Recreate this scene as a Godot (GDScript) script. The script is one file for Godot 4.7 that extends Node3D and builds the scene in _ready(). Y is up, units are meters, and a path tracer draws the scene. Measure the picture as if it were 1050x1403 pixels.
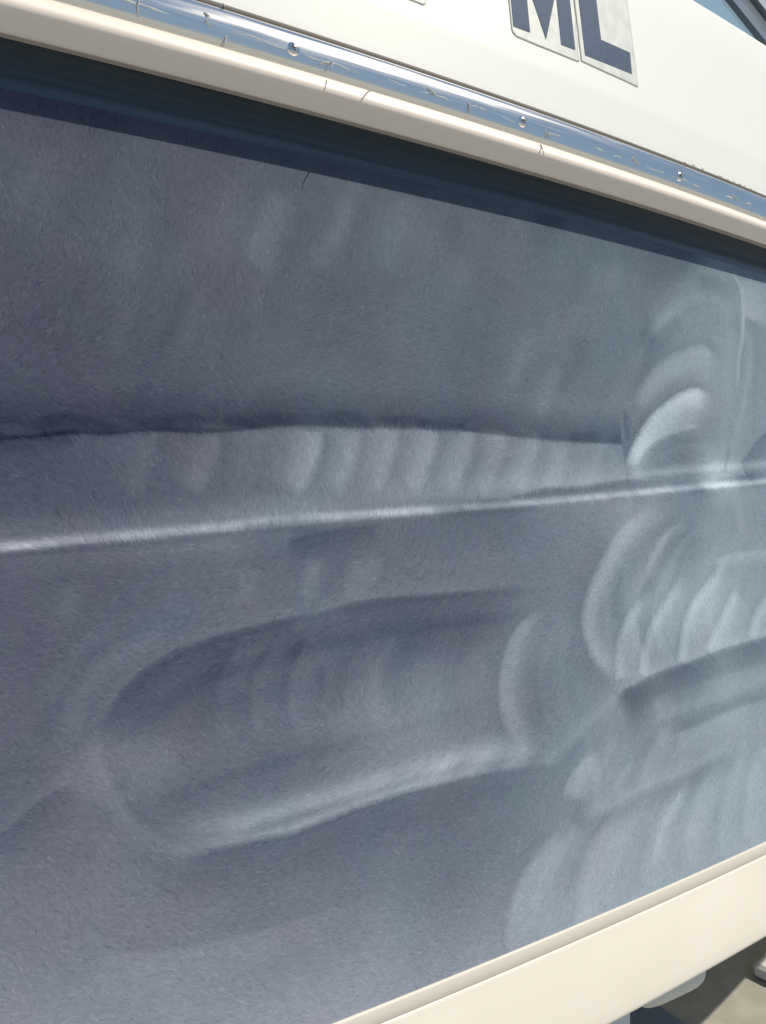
extends Node3D
# Side of a boat seen from close by: a dark hull whose dull chalky skin carries rubbed-on wipe marks, a steel rub rail
# over a cream moulding, a white topside with registration letters, and the trailer's shade below.
# x runs along the boat towards the bow, y is up, +z points out of the hull towards the viewer.

const TW := 960
const TH := 614
const BW := 2048
const BH := 1311
const MM := 0.96                      # tone map pixels per millimetre
var tone := PackedFloat32Array()
var rng := RandomNumberGenerator.new()
var boat: Node3D

# ---------------------------------------------------------------- shape of the hull
func zs(x: float) -> float:
	var d := maxf(x - 0.95, 0.0)
	return -(x - 0.35) * (x - 0.35) / 16.0 - 0.1 * d * d / (1.0 + 0.6 * d)
func y_rail(x: float) -> float: return 1.2603 + 0.0242 * x - 0.0166 * x * x + 0.0012 * pow(maxf(x - 1.2, 0.0), 3.0)
func y_knuckle(x: float) -> float: return 0.967 + 0.054 * x
func y_bottom(x: float) -> float: return 0.6646 - 0.0055 * x
func z_hull(x: float, y: float) -> float: return zs(x) - 0.13 * (y - 1.27)
func rail_at(x: float, o: float, h: float) -> Vector3: return Vector3(x, y_rail(x) + h, z_hull(x, y_rail(x)) + o)
func deck_z(x: float, h: float) -> float:      # the topside leans inward, a little more above a soft fold
	var f := 0.004 - 0.148 * (h - 0.068)
	if h < 0.095: f -= 0.07 * (0.095 - h)
	return z_hull(x, y_rail(x)) + f
func deck_at(x: float, h: float, off := 0.0) -> Vector3: return Vector3(x, y_rail(x) + h, deck_z(x, h) + off)

# ---------------------------------------------------------------- mesh helpers
func mesh_of(st: SurfaceTool) -> ArrayMesh:
	st.generate_normals()
	return st.commit()

func part(called: String, mesh: Mesh, m: Material, parent: Node) -> MeshInstance3D:
	var o := MeshInstance3D.new()
	o.name = called
	o.mesh = mesh
	o.material_override = m
	o.cast_shadow = GeometryInstance3D.SHADOW_CASTING_SETTING_ON
	parent.add_child(o, true)
	return o

func thing(called: String, label: String, category: String, at := Vector3.ZERO) -> Node3D:
	var o := Node3D.new()
	o.name = called
	o.position = at
	o.set_meta("label", label)
	o.set_meta("category", category)
	add_child(o, true)
	return o

func stations() -> PackedFloat32Array:
	var xs := PackedFloat32Array()
	var x := -2.0
	while x < 3.7:
		xs.append(x)
		x += 0.03 if x > -0.3 and x < 1.6 else 0.12
	xs.append(3.7)
	return xs

# prof(x) gives the section at x from top to bottom as points; uv is laid along the length in metres unless hull_uv
func loft(prof: Callable, hull_uv := false, flip := false) -> ArrayMesh:
	var xs := stations()
	var st := SurfaceTool.new()
	st.begin(Mesh.PRIMITIVE_TRIANGLES)
	st.set_smooth_group(0)
	var n := 0
	for x in xs:
		var p: Array = prof.call(x)
		n = p.size()
		var run := 0.0
		for k in n:
			var v: Vector3 = p[k]
			if k > 0: run += v.distance_to(p[k - 1])
			if hull_uv:
				st.set_uv(Vector2(pingpong(v.x + 0.08, 1.0), (1.28 - v.y) / 0.64))
			else:
				st.set_uv(Vector2(v.x * 2.0, run * 2.0))
			st.add_vertex(v)
	for i in xs.size() - 1:
		for k in n - 1:
			var a := i * n + k
			var b := a + n
			var q := [a, b, a + 1, b, b + 1, a + 1] if not flip else [a, a + 1, b, b, a + 1, b + 1]
			for t in q: st.add_index(t)
	return mesh_of(st)

# a flat outline (x, h) laid on the topside as a film of its own thickness
func film(points: PackedVector2Array, off: float, thick: float, place: Callable) -> ArrayMesh:
	var st := SurfaceTool.new()
	st.begin(Mesh.PRIMITIVE_TRIANGLES)
	st.set_smooth_group(-1)
	var pts := points
	if Geometry2D.is_polygon_clockwise(pts): pts.reverse()
	var tri := Geometry2D.triangulate_polygon(pts)
	for lay in [off + thick, off]:
		for k in range(0, tri.size(), 3):
			var t := [tri[k], tri[k + 1], tri[k + 2]]
			var w := (pts[t[1]] - pts[t[0]]).cross(pts[t[2]] - pts[t[0]])
			if (w > 0.0) == (lay > off): t.reverse()
			for j in t:
				st.set_uv(pts[j] * 4.0)
				st.add_vertex(place.call(pts[j].x, pts[j].y, lay))
	for k in pts.size():
		var a := pts[k]
		var b := pts[(k + 1) % pts.size()]
		var q := [place.call(a.x, a.y, off), place.call(b.x, b.y, off), place.call(b.x, b.y, off + thick), place.call(a.x, a.y, off + thick)]
		for j in [0, 2, 1, 0, 3, 2]:
			st.set_uv(a * 4.0)
			st.add_vertex(q[j])
	return mesh_of(st)

func tube(path: PackedVector3Array, radii: PackedFloat32Array, sides := 7) -> ArrayMesh:
	var st := SurfaceTool.new()
	st.begin(Mesh.PRIMITIVE_TRIANGLES)
	st.set_smooth_group(0)
	var n := path.size()
	for i in n:
		var d := (path[mini(i + 1, n - 1)] - path[maxi(i - 1, 0)]).normalized()
		var a := d.cross(Vector3(0.3, 0.2, 0.93)).normalized()
		var b := d.cross(a)
		for k in sides + 1:
			var t := TAU * k / sides
			st.add_vertex(path[i] + (a * cos(t) + b * sin(t)) * radii[i])
	for i in n - 1:
		for k in sides:
			var p := i * (sides + 1) + k
			var q := p + sides + 1
			for t in [p, q, p + 1, q, q + 1, p + 1]: st.add_index(t)
	for e in [0, n - 1]:
		for k in range(1, sides - 1):
			var p: int = e * (sides + 1)
			var t := [p, p + k, p + k + 1] if e == 0 else [p, p + k + 1, p + k]
			for j in t: st.add_index(j)
	return mesh_of(st)

# a box with chamfered edges, centred on its base
func slab(size: Vector3, c := 0.004) -> ArrayMesh:
	var st := SurfaceTool.new()
	st.begin(Mesh.PRIMITIVE_TRIANGLES)
	st.set_smooth_group(-1)
	var rings := []
	for r in [[0.0, c], [c, 0.0], [size.y - c, 0.0], [size.y, c]]:
		var hx: float = size.x * 0.5 - r[1]
		var hz: float = size.z * 0.5 - r[1]
		var k: float = c - r[1] * 0.5
		rings.append([Vector3(-hx + k, r[0], -hz), Vector3(hx - k, r[0], -hz), Vector3(hx, r[0], -hz + k), Vector3(hx, r[0], hz - k), Vector3(hx - k, r[0], hz), Vector3(-hx + k, r[0], hz), Vector3(-hx, r[0], hz - k), Vector3(-hx, r[0], -hz + k)])
	for i in 3:
		for k in 8:
			var a: Vector3 = rings[i][k]
			var b: Vector3 = rings[i][(k + 1) % 8]
			var e: Vector3 = rings[i + 1][(k + 1) % 8]
			var f: Vector3 = rings[i + 1][k]
			for v in [a, b, e, a, e, f]: st.add_vertex(v)
	for k in range(1, 7):
		for v in [rings[3][0], rings[3][k], rings[3][k + 1]]: st.add_vertex(v)
		for v in [rings[0][0], rings[0][k + 1], rings[0][k]]: st.add_vertex(v)
	return mesh_of(st)

func mat(c: Color, rough := 0.5, metal := 0.0, coat := 0.0) -> StandardMaterial3D:
	var m := StandardMaterial3D.new()
	m.albedo_color = c.linear_to_srgb()
	m.roughness = rough
	m.metallic = metal
	if coat > 0.0:
		m.clearcoat_enabled = true
		m.clearcoat = coat
		m.clearcoat_roughness = 0.08
	return m

# ---------------------------------------------------------------- wipe marks in the chalky skin of the hull, with some light and shade painted in (all in hull millimetres)
func ridge(pts: Array, delta: float, wn: float, wp: float, fade_a: bool, fade_b: bool) -> void:
	var line := PackedVector2Array()
	var n := pts.size()
	for i in n - 1:
		var a: Vector2 = pts[maxi(i - 1, 0)]
		var b: Vector2 = pts[i]
		var c: Vector2 = pts[i + 1]
		var d: Vector2 = pts[mini(i + 2, n - 1)]
		for k in 4:
			line.append(b.cubic_interpolate(c, a, d, k / 4.0) * MM)
	line.append(pts[n - 1] * MM)
	var sn := wn * MM
	var sp := wp * MM
	var reach := maxf(sn, sp) * 2.6 + 2.0
	var lo := line[0]
	var hi := line[0]
	for p in line:
		lo = lo.min(p)
		hi = hi.max(p)
	var x0 := clampi(int(lo.x - reach), 0, TW)
	var y0 := clampi(int(lo.y - reach), 0, TH)
	var x1 := clampi(int(hi.x + reach) + 1, 0, TW)
	var y1 := clampi(int(hi.y + reach) + 1, 0, TH)
	var w := x1 - x0
	var h := y1 - y0
	if w <= 0 or h <= 0: return
	var best := PackedFloat32Array()
	best.resize(w * h)
	best.fill(1e9)
	var side := PackedFloat32Array()
	side.resize(w * h)
	var along := PackedFloat32Array()
	along.resize(w * h)
	var m := line.size() - 1
	for s in m:
		var a := line[s]
		var b := line[s + 1]
		var ab := b - a
		var l2 := maxf(ab.length_squared(), 1e-6)
		var u0 := clampi(int(minf(a.x, b.x) - reach), x0, x1)
		var u1 := clampi(int(maxf(a.x, b.x) + reach) + 1, x0, x1)
		var v0 := clampi(int(minf(a.y, b.y) - reach), y0, y1)
		var v1 := clampi(int(maxf(a.y, b.y) + reach) + 1, y0, y1)
		for y in range(v0, v1):
			var py := y - a.y
			var row := (y - y0) * w - x0
			for x in range(u0, u1):
				var px := x - a.x
				var t := clampf((px * ab.x + py * ab.y) / l2, 0.0, 1.0)
				var dx := px - ab.x * t
				var dy := py - ab.y * t
				var d2 := dx * dx + dy * dy
				var at := row + x
				if d2 < best[at]:
					best[at] = d2
					side[at] = ab.x * py - ab.y * px
					along[at] = s + t
	for y in h:
		for x in w:
			var i := y * w + x
			var d2 := best[i]
			if d2 > reach * reach: continue
			var q := 1.0 - sqrt(d2) / ((sp if side[i] > 0.0 else sn) * 2.2)
			if q <= 0.0: continue
			var f := q * q * (3.0 - 2.0 * q)
			var e := along[i] / m
			if e <= 0.0 or e >= 1.0: continue
			if fade_a: f *= smoothstep(0.0, 0.2, e)
			if fade_b: f *= smoothstep(1.0, 0.8, e)
			tone[(y + y0) * TW + x + x0] += delta * f

func spot(c: Vector2, r: float, delta: float) -> void:
	var p := c * MM
	var s := r * MM
	for y in range(clampi(int(p.y - 2.5 * s), 0, TH), clampi(int(p.y + 2.5 * s), 0, TH)):
		for x in range(clampi(int(p.x - 2.5 * s), 0, TW), clampi(int(p.x + 2.5 * s), 0, TW)):
			tone[y * TW + x] += delta * exp(-Vector2(x, y).distance_squared_to(p) / (s * s))

func base_tone() -> void:  # rail shade along the top and pale haze low down are painted in
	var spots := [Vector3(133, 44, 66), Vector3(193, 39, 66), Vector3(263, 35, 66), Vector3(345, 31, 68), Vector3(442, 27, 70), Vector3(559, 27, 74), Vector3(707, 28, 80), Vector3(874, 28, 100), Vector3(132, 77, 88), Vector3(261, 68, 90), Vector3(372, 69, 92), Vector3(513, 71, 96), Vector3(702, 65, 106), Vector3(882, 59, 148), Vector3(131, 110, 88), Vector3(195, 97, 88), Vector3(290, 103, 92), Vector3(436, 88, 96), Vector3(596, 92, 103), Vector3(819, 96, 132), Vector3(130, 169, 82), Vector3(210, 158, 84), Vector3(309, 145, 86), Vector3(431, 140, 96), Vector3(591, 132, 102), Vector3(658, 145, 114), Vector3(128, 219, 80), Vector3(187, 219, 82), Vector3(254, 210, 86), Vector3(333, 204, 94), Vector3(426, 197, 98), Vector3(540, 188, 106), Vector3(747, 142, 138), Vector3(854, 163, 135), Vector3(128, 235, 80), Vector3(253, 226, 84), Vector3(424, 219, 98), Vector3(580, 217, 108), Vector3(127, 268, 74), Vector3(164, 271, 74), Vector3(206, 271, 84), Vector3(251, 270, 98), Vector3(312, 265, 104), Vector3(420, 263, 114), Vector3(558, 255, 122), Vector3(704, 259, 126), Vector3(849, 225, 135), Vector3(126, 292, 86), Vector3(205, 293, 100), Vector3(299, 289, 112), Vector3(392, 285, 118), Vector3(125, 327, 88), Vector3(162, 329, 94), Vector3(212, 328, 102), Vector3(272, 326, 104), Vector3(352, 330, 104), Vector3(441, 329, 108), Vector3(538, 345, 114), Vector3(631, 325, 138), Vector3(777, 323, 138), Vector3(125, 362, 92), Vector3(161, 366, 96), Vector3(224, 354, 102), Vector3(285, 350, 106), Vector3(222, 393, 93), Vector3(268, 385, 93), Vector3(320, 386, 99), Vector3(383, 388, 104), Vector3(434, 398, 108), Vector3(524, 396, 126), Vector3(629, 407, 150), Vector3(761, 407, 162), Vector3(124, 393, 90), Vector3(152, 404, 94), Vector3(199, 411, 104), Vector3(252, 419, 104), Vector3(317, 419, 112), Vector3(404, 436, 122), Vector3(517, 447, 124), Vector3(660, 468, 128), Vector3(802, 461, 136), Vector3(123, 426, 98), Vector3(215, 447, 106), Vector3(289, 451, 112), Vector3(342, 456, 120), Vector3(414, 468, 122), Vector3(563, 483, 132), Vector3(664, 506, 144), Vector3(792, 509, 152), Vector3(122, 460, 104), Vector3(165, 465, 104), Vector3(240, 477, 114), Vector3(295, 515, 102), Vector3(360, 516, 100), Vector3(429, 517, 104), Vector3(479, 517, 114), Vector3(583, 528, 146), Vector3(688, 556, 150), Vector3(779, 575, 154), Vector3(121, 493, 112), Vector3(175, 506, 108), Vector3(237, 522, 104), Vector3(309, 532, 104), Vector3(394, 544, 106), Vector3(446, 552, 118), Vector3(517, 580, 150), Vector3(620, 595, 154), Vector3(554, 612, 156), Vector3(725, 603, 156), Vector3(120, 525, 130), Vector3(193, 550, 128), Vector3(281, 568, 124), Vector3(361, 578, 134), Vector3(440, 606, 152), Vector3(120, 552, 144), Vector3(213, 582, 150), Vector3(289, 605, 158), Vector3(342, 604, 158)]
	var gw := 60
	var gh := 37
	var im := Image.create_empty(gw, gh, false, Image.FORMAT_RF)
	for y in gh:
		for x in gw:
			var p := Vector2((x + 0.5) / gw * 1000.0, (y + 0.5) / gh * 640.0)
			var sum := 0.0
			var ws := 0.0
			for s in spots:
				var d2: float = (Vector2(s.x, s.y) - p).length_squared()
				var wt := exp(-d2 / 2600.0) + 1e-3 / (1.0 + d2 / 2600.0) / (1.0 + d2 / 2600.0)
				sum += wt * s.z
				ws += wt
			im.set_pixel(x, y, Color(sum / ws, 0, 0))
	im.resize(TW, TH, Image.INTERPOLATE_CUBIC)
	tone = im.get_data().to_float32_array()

func fur_field(gw: int, gh: int) -> PackedFloat32Array:
	var fur := [Vector3(151, 88, 73), Vector3(195, 97, 88), Vector3(290, 98, 98), Vector3(397, 78, 113), Vector3(513, 68, 123), Vector3(646, 85, 131), Vector3(168, 173, 118), Vector3(256, 167, 83), Vector3(365, 164, 165), Vector3(502, 167, 174), Vector3(208, 213, 6), Vector3(304, 216, 16), Vector3(459, 217, 5), Vector3(581, 210, 8), Vector3(149, 267, 32), Vector3(206, 266, 57), Vector3(265, 266, 66), Vector3(317, 265, 83), Vector3(420, 263, 89), Vector3(541, 255, 90), Vector3(183, 299, 97), Vector3(274, 294, 104), Vector3(392, 287, 107), Vector3(162, 329, 3), Vector3(248, 327, 3), Vector3(352, 330, 178), Vector3(485, 325, 2), Vector3(142, 372, 6), Vector3(145, 411, 24), Vector3(160, 397, 37), Vector3(191, 418, 64), Vector3(133, 440, 169), Vector3(202, 361, 15), Vector3(260, 357, 170), Vector3(322, 348, 166), Vector3(222, 393, 130), Vector3(293, 383, 127), Vector3(384, 378, 146), Vector3(266, 421, 35), Vector3(344, 432, 61), Vector3(417, 433, 95), Vector3(241, 460, 20), Vector3(302, 485, 159), Vector3(363, 479, 160), Vector3(433, 477, 157), Vector3(488, 437, 1), Vector3(478, 392, 162), Vector3(536, 427, 111), Vector3(558, 388, 2), Vector3(596, 373, 4), Vector3(651, 396, 114), Vector3(717, 389, 123), Vector3(800, 403, 118), Vector3(642, 453, 83), Vector3(729, 451, 117), Vector3(587, 505, 141), Vector3(681, 535, 145), Vector3(553, 556, 128), Vector3(675, 572, 132), Vector3(337, 516, 21), Vector3(237, 522, 31), Vector3(157, 490, 49), Vector3(392, 563, 22), Vector3(193, 558, 21), Vector3(656, 226, 19), Vector3(714, 203, 38), Vector3(686, 170, 67), Vector3(757, 156, 114), Vector3(728, 115, 134), Vector3(800, 197, 138), Vector3(716, 258, 16), Vector3(766, 243, 100), Vector3(802, 257, 149), Vector3(726, 265, 12), Vector3(853, 131, 101), Vector3(635, 299, 54), Vector3(683, 326, 8), Vector3(778, 315, 83)]
	var out := PackedFloat32Array()
	out.resize(gw * gh)
	for y in gh:
		for x in gw:
			var p := Vector2((x + 0.5) / gw * 1000.0, (y + 0.5) / gh * 640.0)
			var sum := Vector2.ZERO
			for s in fur:
				var d2: float = (Vector2(s.x, s.y) - p).length_squared()
				sum += Vector2.from_angle(deg_to_rad(s.z) * 2.0) * (exp(-d2 / 1500.0) + 1e-3 / (1.0 + d2 / 3000.0))
			out[y * gw + x] = sum.angle() * 0.5
	return out

func hull_texture() -> ImageTexture:
	base_tone()
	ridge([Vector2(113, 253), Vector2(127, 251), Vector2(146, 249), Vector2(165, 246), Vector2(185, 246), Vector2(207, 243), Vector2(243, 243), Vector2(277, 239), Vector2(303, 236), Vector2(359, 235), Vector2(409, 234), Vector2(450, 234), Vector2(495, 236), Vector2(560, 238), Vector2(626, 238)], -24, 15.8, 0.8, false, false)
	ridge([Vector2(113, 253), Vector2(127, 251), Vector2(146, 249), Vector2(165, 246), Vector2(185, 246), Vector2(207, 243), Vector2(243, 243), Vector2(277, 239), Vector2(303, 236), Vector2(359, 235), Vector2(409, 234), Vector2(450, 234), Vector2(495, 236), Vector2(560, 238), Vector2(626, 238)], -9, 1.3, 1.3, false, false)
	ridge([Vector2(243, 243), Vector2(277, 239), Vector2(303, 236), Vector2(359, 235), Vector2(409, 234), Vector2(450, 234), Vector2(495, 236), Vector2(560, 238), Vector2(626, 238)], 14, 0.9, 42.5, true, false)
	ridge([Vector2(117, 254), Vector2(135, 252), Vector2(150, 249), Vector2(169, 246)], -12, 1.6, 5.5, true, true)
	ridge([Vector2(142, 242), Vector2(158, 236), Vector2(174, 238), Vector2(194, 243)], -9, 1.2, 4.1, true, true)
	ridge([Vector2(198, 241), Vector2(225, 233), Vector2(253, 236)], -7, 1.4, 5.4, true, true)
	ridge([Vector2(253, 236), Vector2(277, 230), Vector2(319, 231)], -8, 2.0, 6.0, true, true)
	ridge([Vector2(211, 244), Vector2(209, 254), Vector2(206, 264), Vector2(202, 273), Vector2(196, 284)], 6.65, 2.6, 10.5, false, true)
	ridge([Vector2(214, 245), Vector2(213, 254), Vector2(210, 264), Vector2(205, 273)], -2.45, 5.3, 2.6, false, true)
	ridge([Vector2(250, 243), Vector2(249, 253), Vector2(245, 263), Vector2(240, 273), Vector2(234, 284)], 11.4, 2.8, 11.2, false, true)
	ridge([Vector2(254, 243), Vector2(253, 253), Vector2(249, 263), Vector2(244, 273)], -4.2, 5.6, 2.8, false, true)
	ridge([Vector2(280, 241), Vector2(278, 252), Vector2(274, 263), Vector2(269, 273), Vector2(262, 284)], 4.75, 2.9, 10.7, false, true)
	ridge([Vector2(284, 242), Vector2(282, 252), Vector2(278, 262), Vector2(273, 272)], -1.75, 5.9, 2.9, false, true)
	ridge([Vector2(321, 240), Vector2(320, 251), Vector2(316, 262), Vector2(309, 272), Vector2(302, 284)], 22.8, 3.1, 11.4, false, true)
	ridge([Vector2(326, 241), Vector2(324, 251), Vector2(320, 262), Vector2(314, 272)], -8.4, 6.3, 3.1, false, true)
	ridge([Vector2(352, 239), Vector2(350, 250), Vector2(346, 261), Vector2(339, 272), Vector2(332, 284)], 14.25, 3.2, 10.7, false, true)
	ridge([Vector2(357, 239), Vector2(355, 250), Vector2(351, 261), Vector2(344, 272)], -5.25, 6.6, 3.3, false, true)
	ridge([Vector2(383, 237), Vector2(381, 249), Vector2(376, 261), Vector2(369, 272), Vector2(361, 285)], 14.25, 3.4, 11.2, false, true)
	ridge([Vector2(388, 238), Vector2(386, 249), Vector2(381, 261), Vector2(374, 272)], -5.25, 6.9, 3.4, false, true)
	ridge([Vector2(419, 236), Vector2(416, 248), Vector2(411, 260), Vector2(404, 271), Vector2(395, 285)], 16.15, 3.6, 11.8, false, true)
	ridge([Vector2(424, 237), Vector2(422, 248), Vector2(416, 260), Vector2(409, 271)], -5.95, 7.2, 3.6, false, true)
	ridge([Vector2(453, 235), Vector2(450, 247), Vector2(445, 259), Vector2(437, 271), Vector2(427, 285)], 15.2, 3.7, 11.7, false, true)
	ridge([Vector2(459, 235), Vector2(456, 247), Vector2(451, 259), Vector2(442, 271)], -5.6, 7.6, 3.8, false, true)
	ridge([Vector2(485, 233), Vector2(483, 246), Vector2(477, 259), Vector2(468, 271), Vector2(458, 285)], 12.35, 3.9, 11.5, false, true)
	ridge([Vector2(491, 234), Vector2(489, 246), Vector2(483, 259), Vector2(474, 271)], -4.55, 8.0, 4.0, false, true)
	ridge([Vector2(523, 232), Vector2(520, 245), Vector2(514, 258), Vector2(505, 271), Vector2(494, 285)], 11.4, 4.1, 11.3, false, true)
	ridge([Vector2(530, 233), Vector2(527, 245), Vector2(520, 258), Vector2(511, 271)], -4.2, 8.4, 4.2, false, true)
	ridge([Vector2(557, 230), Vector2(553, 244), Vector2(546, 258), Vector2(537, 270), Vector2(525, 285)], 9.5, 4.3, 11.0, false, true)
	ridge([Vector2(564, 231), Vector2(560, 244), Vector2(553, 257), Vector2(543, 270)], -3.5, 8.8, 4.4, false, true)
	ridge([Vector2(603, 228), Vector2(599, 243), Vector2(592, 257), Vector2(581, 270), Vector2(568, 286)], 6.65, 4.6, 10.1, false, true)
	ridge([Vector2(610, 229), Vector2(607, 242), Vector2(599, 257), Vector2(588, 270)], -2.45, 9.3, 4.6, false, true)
	ridge([Vector2(115, 312), Vector2(126, 311), Vector2(183, 307), Vector2(249, 303), Vector2(299, 299), Vector2(369, 296), Vector2(452, 292), Vector2(571, 286), Vector2(701, 278), Vector2(869, 270)], 38, 2.4, 1.8, false, false)  # painted highlight along the knuckle, on top of its sunlit bevel
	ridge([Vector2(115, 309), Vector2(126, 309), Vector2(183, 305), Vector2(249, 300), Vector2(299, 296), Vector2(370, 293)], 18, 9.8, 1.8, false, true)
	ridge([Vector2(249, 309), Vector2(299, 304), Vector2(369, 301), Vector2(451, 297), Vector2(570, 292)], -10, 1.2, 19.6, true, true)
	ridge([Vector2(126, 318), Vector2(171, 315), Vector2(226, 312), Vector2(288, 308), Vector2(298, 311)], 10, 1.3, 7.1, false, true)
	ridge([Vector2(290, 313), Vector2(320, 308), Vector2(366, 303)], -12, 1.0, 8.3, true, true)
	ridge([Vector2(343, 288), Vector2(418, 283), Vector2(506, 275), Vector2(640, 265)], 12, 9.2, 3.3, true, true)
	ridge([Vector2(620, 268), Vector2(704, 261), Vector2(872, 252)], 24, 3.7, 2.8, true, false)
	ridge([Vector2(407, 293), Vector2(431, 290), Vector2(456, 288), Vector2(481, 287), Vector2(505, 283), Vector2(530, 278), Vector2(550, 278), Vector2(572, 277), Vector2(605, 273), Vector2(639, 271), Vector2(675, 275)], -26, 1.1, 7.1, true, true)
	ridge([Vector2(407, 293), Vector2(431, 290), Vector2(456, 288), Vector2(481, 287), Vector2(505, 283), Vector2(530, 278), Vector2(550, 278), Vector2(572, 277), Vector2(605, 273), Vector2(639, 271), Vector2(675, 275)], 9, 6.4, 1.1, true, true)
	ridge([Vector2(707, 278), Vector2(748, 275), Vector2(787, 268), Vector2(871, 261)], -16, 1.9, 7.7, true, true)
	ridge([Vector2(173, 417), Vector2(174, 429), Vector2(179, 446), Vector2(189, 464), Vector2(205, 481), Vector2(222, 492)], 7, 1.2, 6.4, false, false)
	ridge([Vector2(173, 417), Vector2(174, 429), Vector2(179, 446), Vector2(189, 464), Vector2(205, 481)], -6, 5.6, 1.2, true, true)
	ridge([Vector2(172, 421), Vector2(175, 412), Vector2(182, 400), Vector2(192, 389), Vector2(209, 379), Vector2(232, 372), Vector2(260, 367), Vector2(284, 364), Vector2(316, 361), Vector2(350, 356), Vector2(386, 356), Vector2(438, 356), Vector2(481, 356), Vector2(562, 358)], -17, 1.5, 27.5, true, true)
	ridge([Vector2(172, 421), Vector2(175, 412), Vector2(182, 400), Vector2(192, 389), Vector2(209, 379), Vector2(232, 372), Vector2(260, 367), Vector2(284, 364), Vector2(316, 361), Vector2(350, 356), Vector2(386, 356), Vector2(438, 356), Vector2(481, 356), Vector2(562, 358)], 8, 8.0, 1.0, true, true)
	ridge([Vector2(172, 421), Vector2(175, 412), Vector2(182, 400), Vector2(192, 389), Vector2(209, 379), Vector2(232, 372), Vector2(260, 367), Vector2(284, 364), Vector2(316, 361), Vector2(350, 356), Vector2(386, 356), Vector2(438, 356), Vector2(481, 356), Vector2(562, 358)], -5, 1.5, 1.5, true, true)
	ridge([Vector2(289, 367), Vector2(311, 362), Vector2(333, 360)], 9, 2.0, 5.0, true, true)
	ridge([Vector2(259, 371), Vector2(248, 383), Vector2(242, 400), Vector2(242, 417)], -5, 1.8, 6.3, true, true)
	ridge([Vector2(304, 375), Vector2(292, 388), Vector2(285, 405), Vector2(285, 423)], -8, 1.9, 6.8, true, true)
	ridge([Vector2(348, 379), Vector2(335, 392), Vector2(327, 411), Vector2(326, 429)], -7, 2.1, 7.2, true, true)
	ridge([Vector2(393, 383), Vector2(378, 397), Vector2(369, 416), Vector2(369, 436)], -6, 2.2, 7.7, true, true)
	ridge([Vector2(312, 392), Vector2(313, 404), Vector2(311, 418)], -6, 1.0, 4.0, true, true)
	spot(Vector2(356, 431), 31.8, 10)
	spot(Vector2(397, 440), 33.8, 9)
	spot(Vector2(400, 415), 22.7, 5)
	spot(Vector2(166, 436), 21.4, 14)
	spot(Vector2(203, 436), 20.7, 8)
	spot(Vector2(218, 462), 21.1, -7)
	spot(Vector2(270, 446), 20.8, -4)
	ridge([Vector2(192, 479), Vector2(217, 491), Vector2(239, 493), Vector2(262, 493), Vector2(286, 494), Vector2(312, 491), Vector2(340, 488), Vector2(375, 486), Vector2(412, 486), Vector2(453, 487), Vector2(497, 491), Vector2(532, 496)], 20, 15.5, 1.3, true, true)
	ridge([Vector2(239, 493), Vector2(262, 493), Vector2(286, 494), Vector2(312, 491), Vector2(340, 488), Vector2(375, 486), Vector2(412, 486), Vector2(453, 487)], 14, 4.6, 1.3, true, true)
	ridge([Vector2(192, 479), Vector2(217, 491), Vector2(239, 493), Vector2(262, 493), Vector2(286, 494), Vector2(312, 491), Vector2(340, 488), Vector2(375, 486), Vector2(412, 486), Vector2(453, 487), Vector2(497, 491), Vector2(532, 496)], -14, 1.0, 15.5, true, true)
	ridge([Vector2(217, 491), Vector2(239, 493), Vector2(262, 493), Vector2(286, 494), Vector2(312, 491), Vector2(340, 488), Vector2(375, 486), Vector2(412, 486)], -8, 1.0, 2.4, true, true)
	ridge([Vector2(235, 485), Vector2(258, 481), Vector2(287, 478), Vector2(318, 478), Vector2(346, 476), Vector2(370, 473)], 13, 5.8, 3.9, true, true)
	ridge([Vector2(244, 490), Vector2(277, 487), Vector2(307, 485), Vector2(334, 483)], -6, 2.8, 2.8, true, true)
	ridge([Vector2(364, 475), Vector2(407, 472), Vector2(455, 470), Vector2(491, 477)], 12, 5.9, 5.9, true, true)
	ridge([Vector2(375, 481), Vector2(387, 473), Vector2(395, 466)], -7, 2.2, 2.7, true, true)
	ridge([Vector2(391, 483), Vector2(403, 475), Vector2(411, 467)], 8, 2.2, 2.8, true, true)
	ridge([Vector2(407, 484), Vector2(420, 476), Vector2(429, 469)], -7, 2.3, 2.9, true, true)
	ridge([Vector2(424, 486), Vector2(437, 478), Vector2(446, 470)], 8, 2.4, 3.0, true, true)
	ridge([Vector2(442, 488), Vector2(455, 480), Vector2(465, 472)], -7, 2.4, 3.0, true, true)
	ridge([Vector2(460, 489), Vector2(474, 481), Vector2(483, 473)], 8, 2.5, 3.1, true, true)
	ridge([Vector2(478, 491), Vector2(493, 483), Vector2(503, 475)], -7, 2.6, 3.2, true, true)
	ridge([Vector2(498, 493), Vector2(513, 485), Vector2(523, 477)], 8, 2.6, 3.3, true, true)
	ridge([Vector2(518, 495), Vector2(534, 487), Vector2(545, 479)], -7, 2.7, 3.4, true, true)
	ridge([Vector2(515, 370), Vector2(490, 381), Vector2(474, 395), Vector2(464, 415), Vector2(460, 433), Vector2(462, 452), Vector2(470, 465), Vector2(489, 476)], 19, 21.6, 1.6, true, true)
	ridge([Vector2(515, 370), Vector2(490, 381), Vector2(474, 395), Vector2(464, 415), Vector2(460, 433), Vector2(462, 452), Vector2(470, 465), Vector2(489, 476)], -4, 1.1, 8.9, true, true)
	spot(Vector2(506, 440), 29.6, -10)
	spot(Vector2(522, 413), 27.0, -5)
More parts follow.
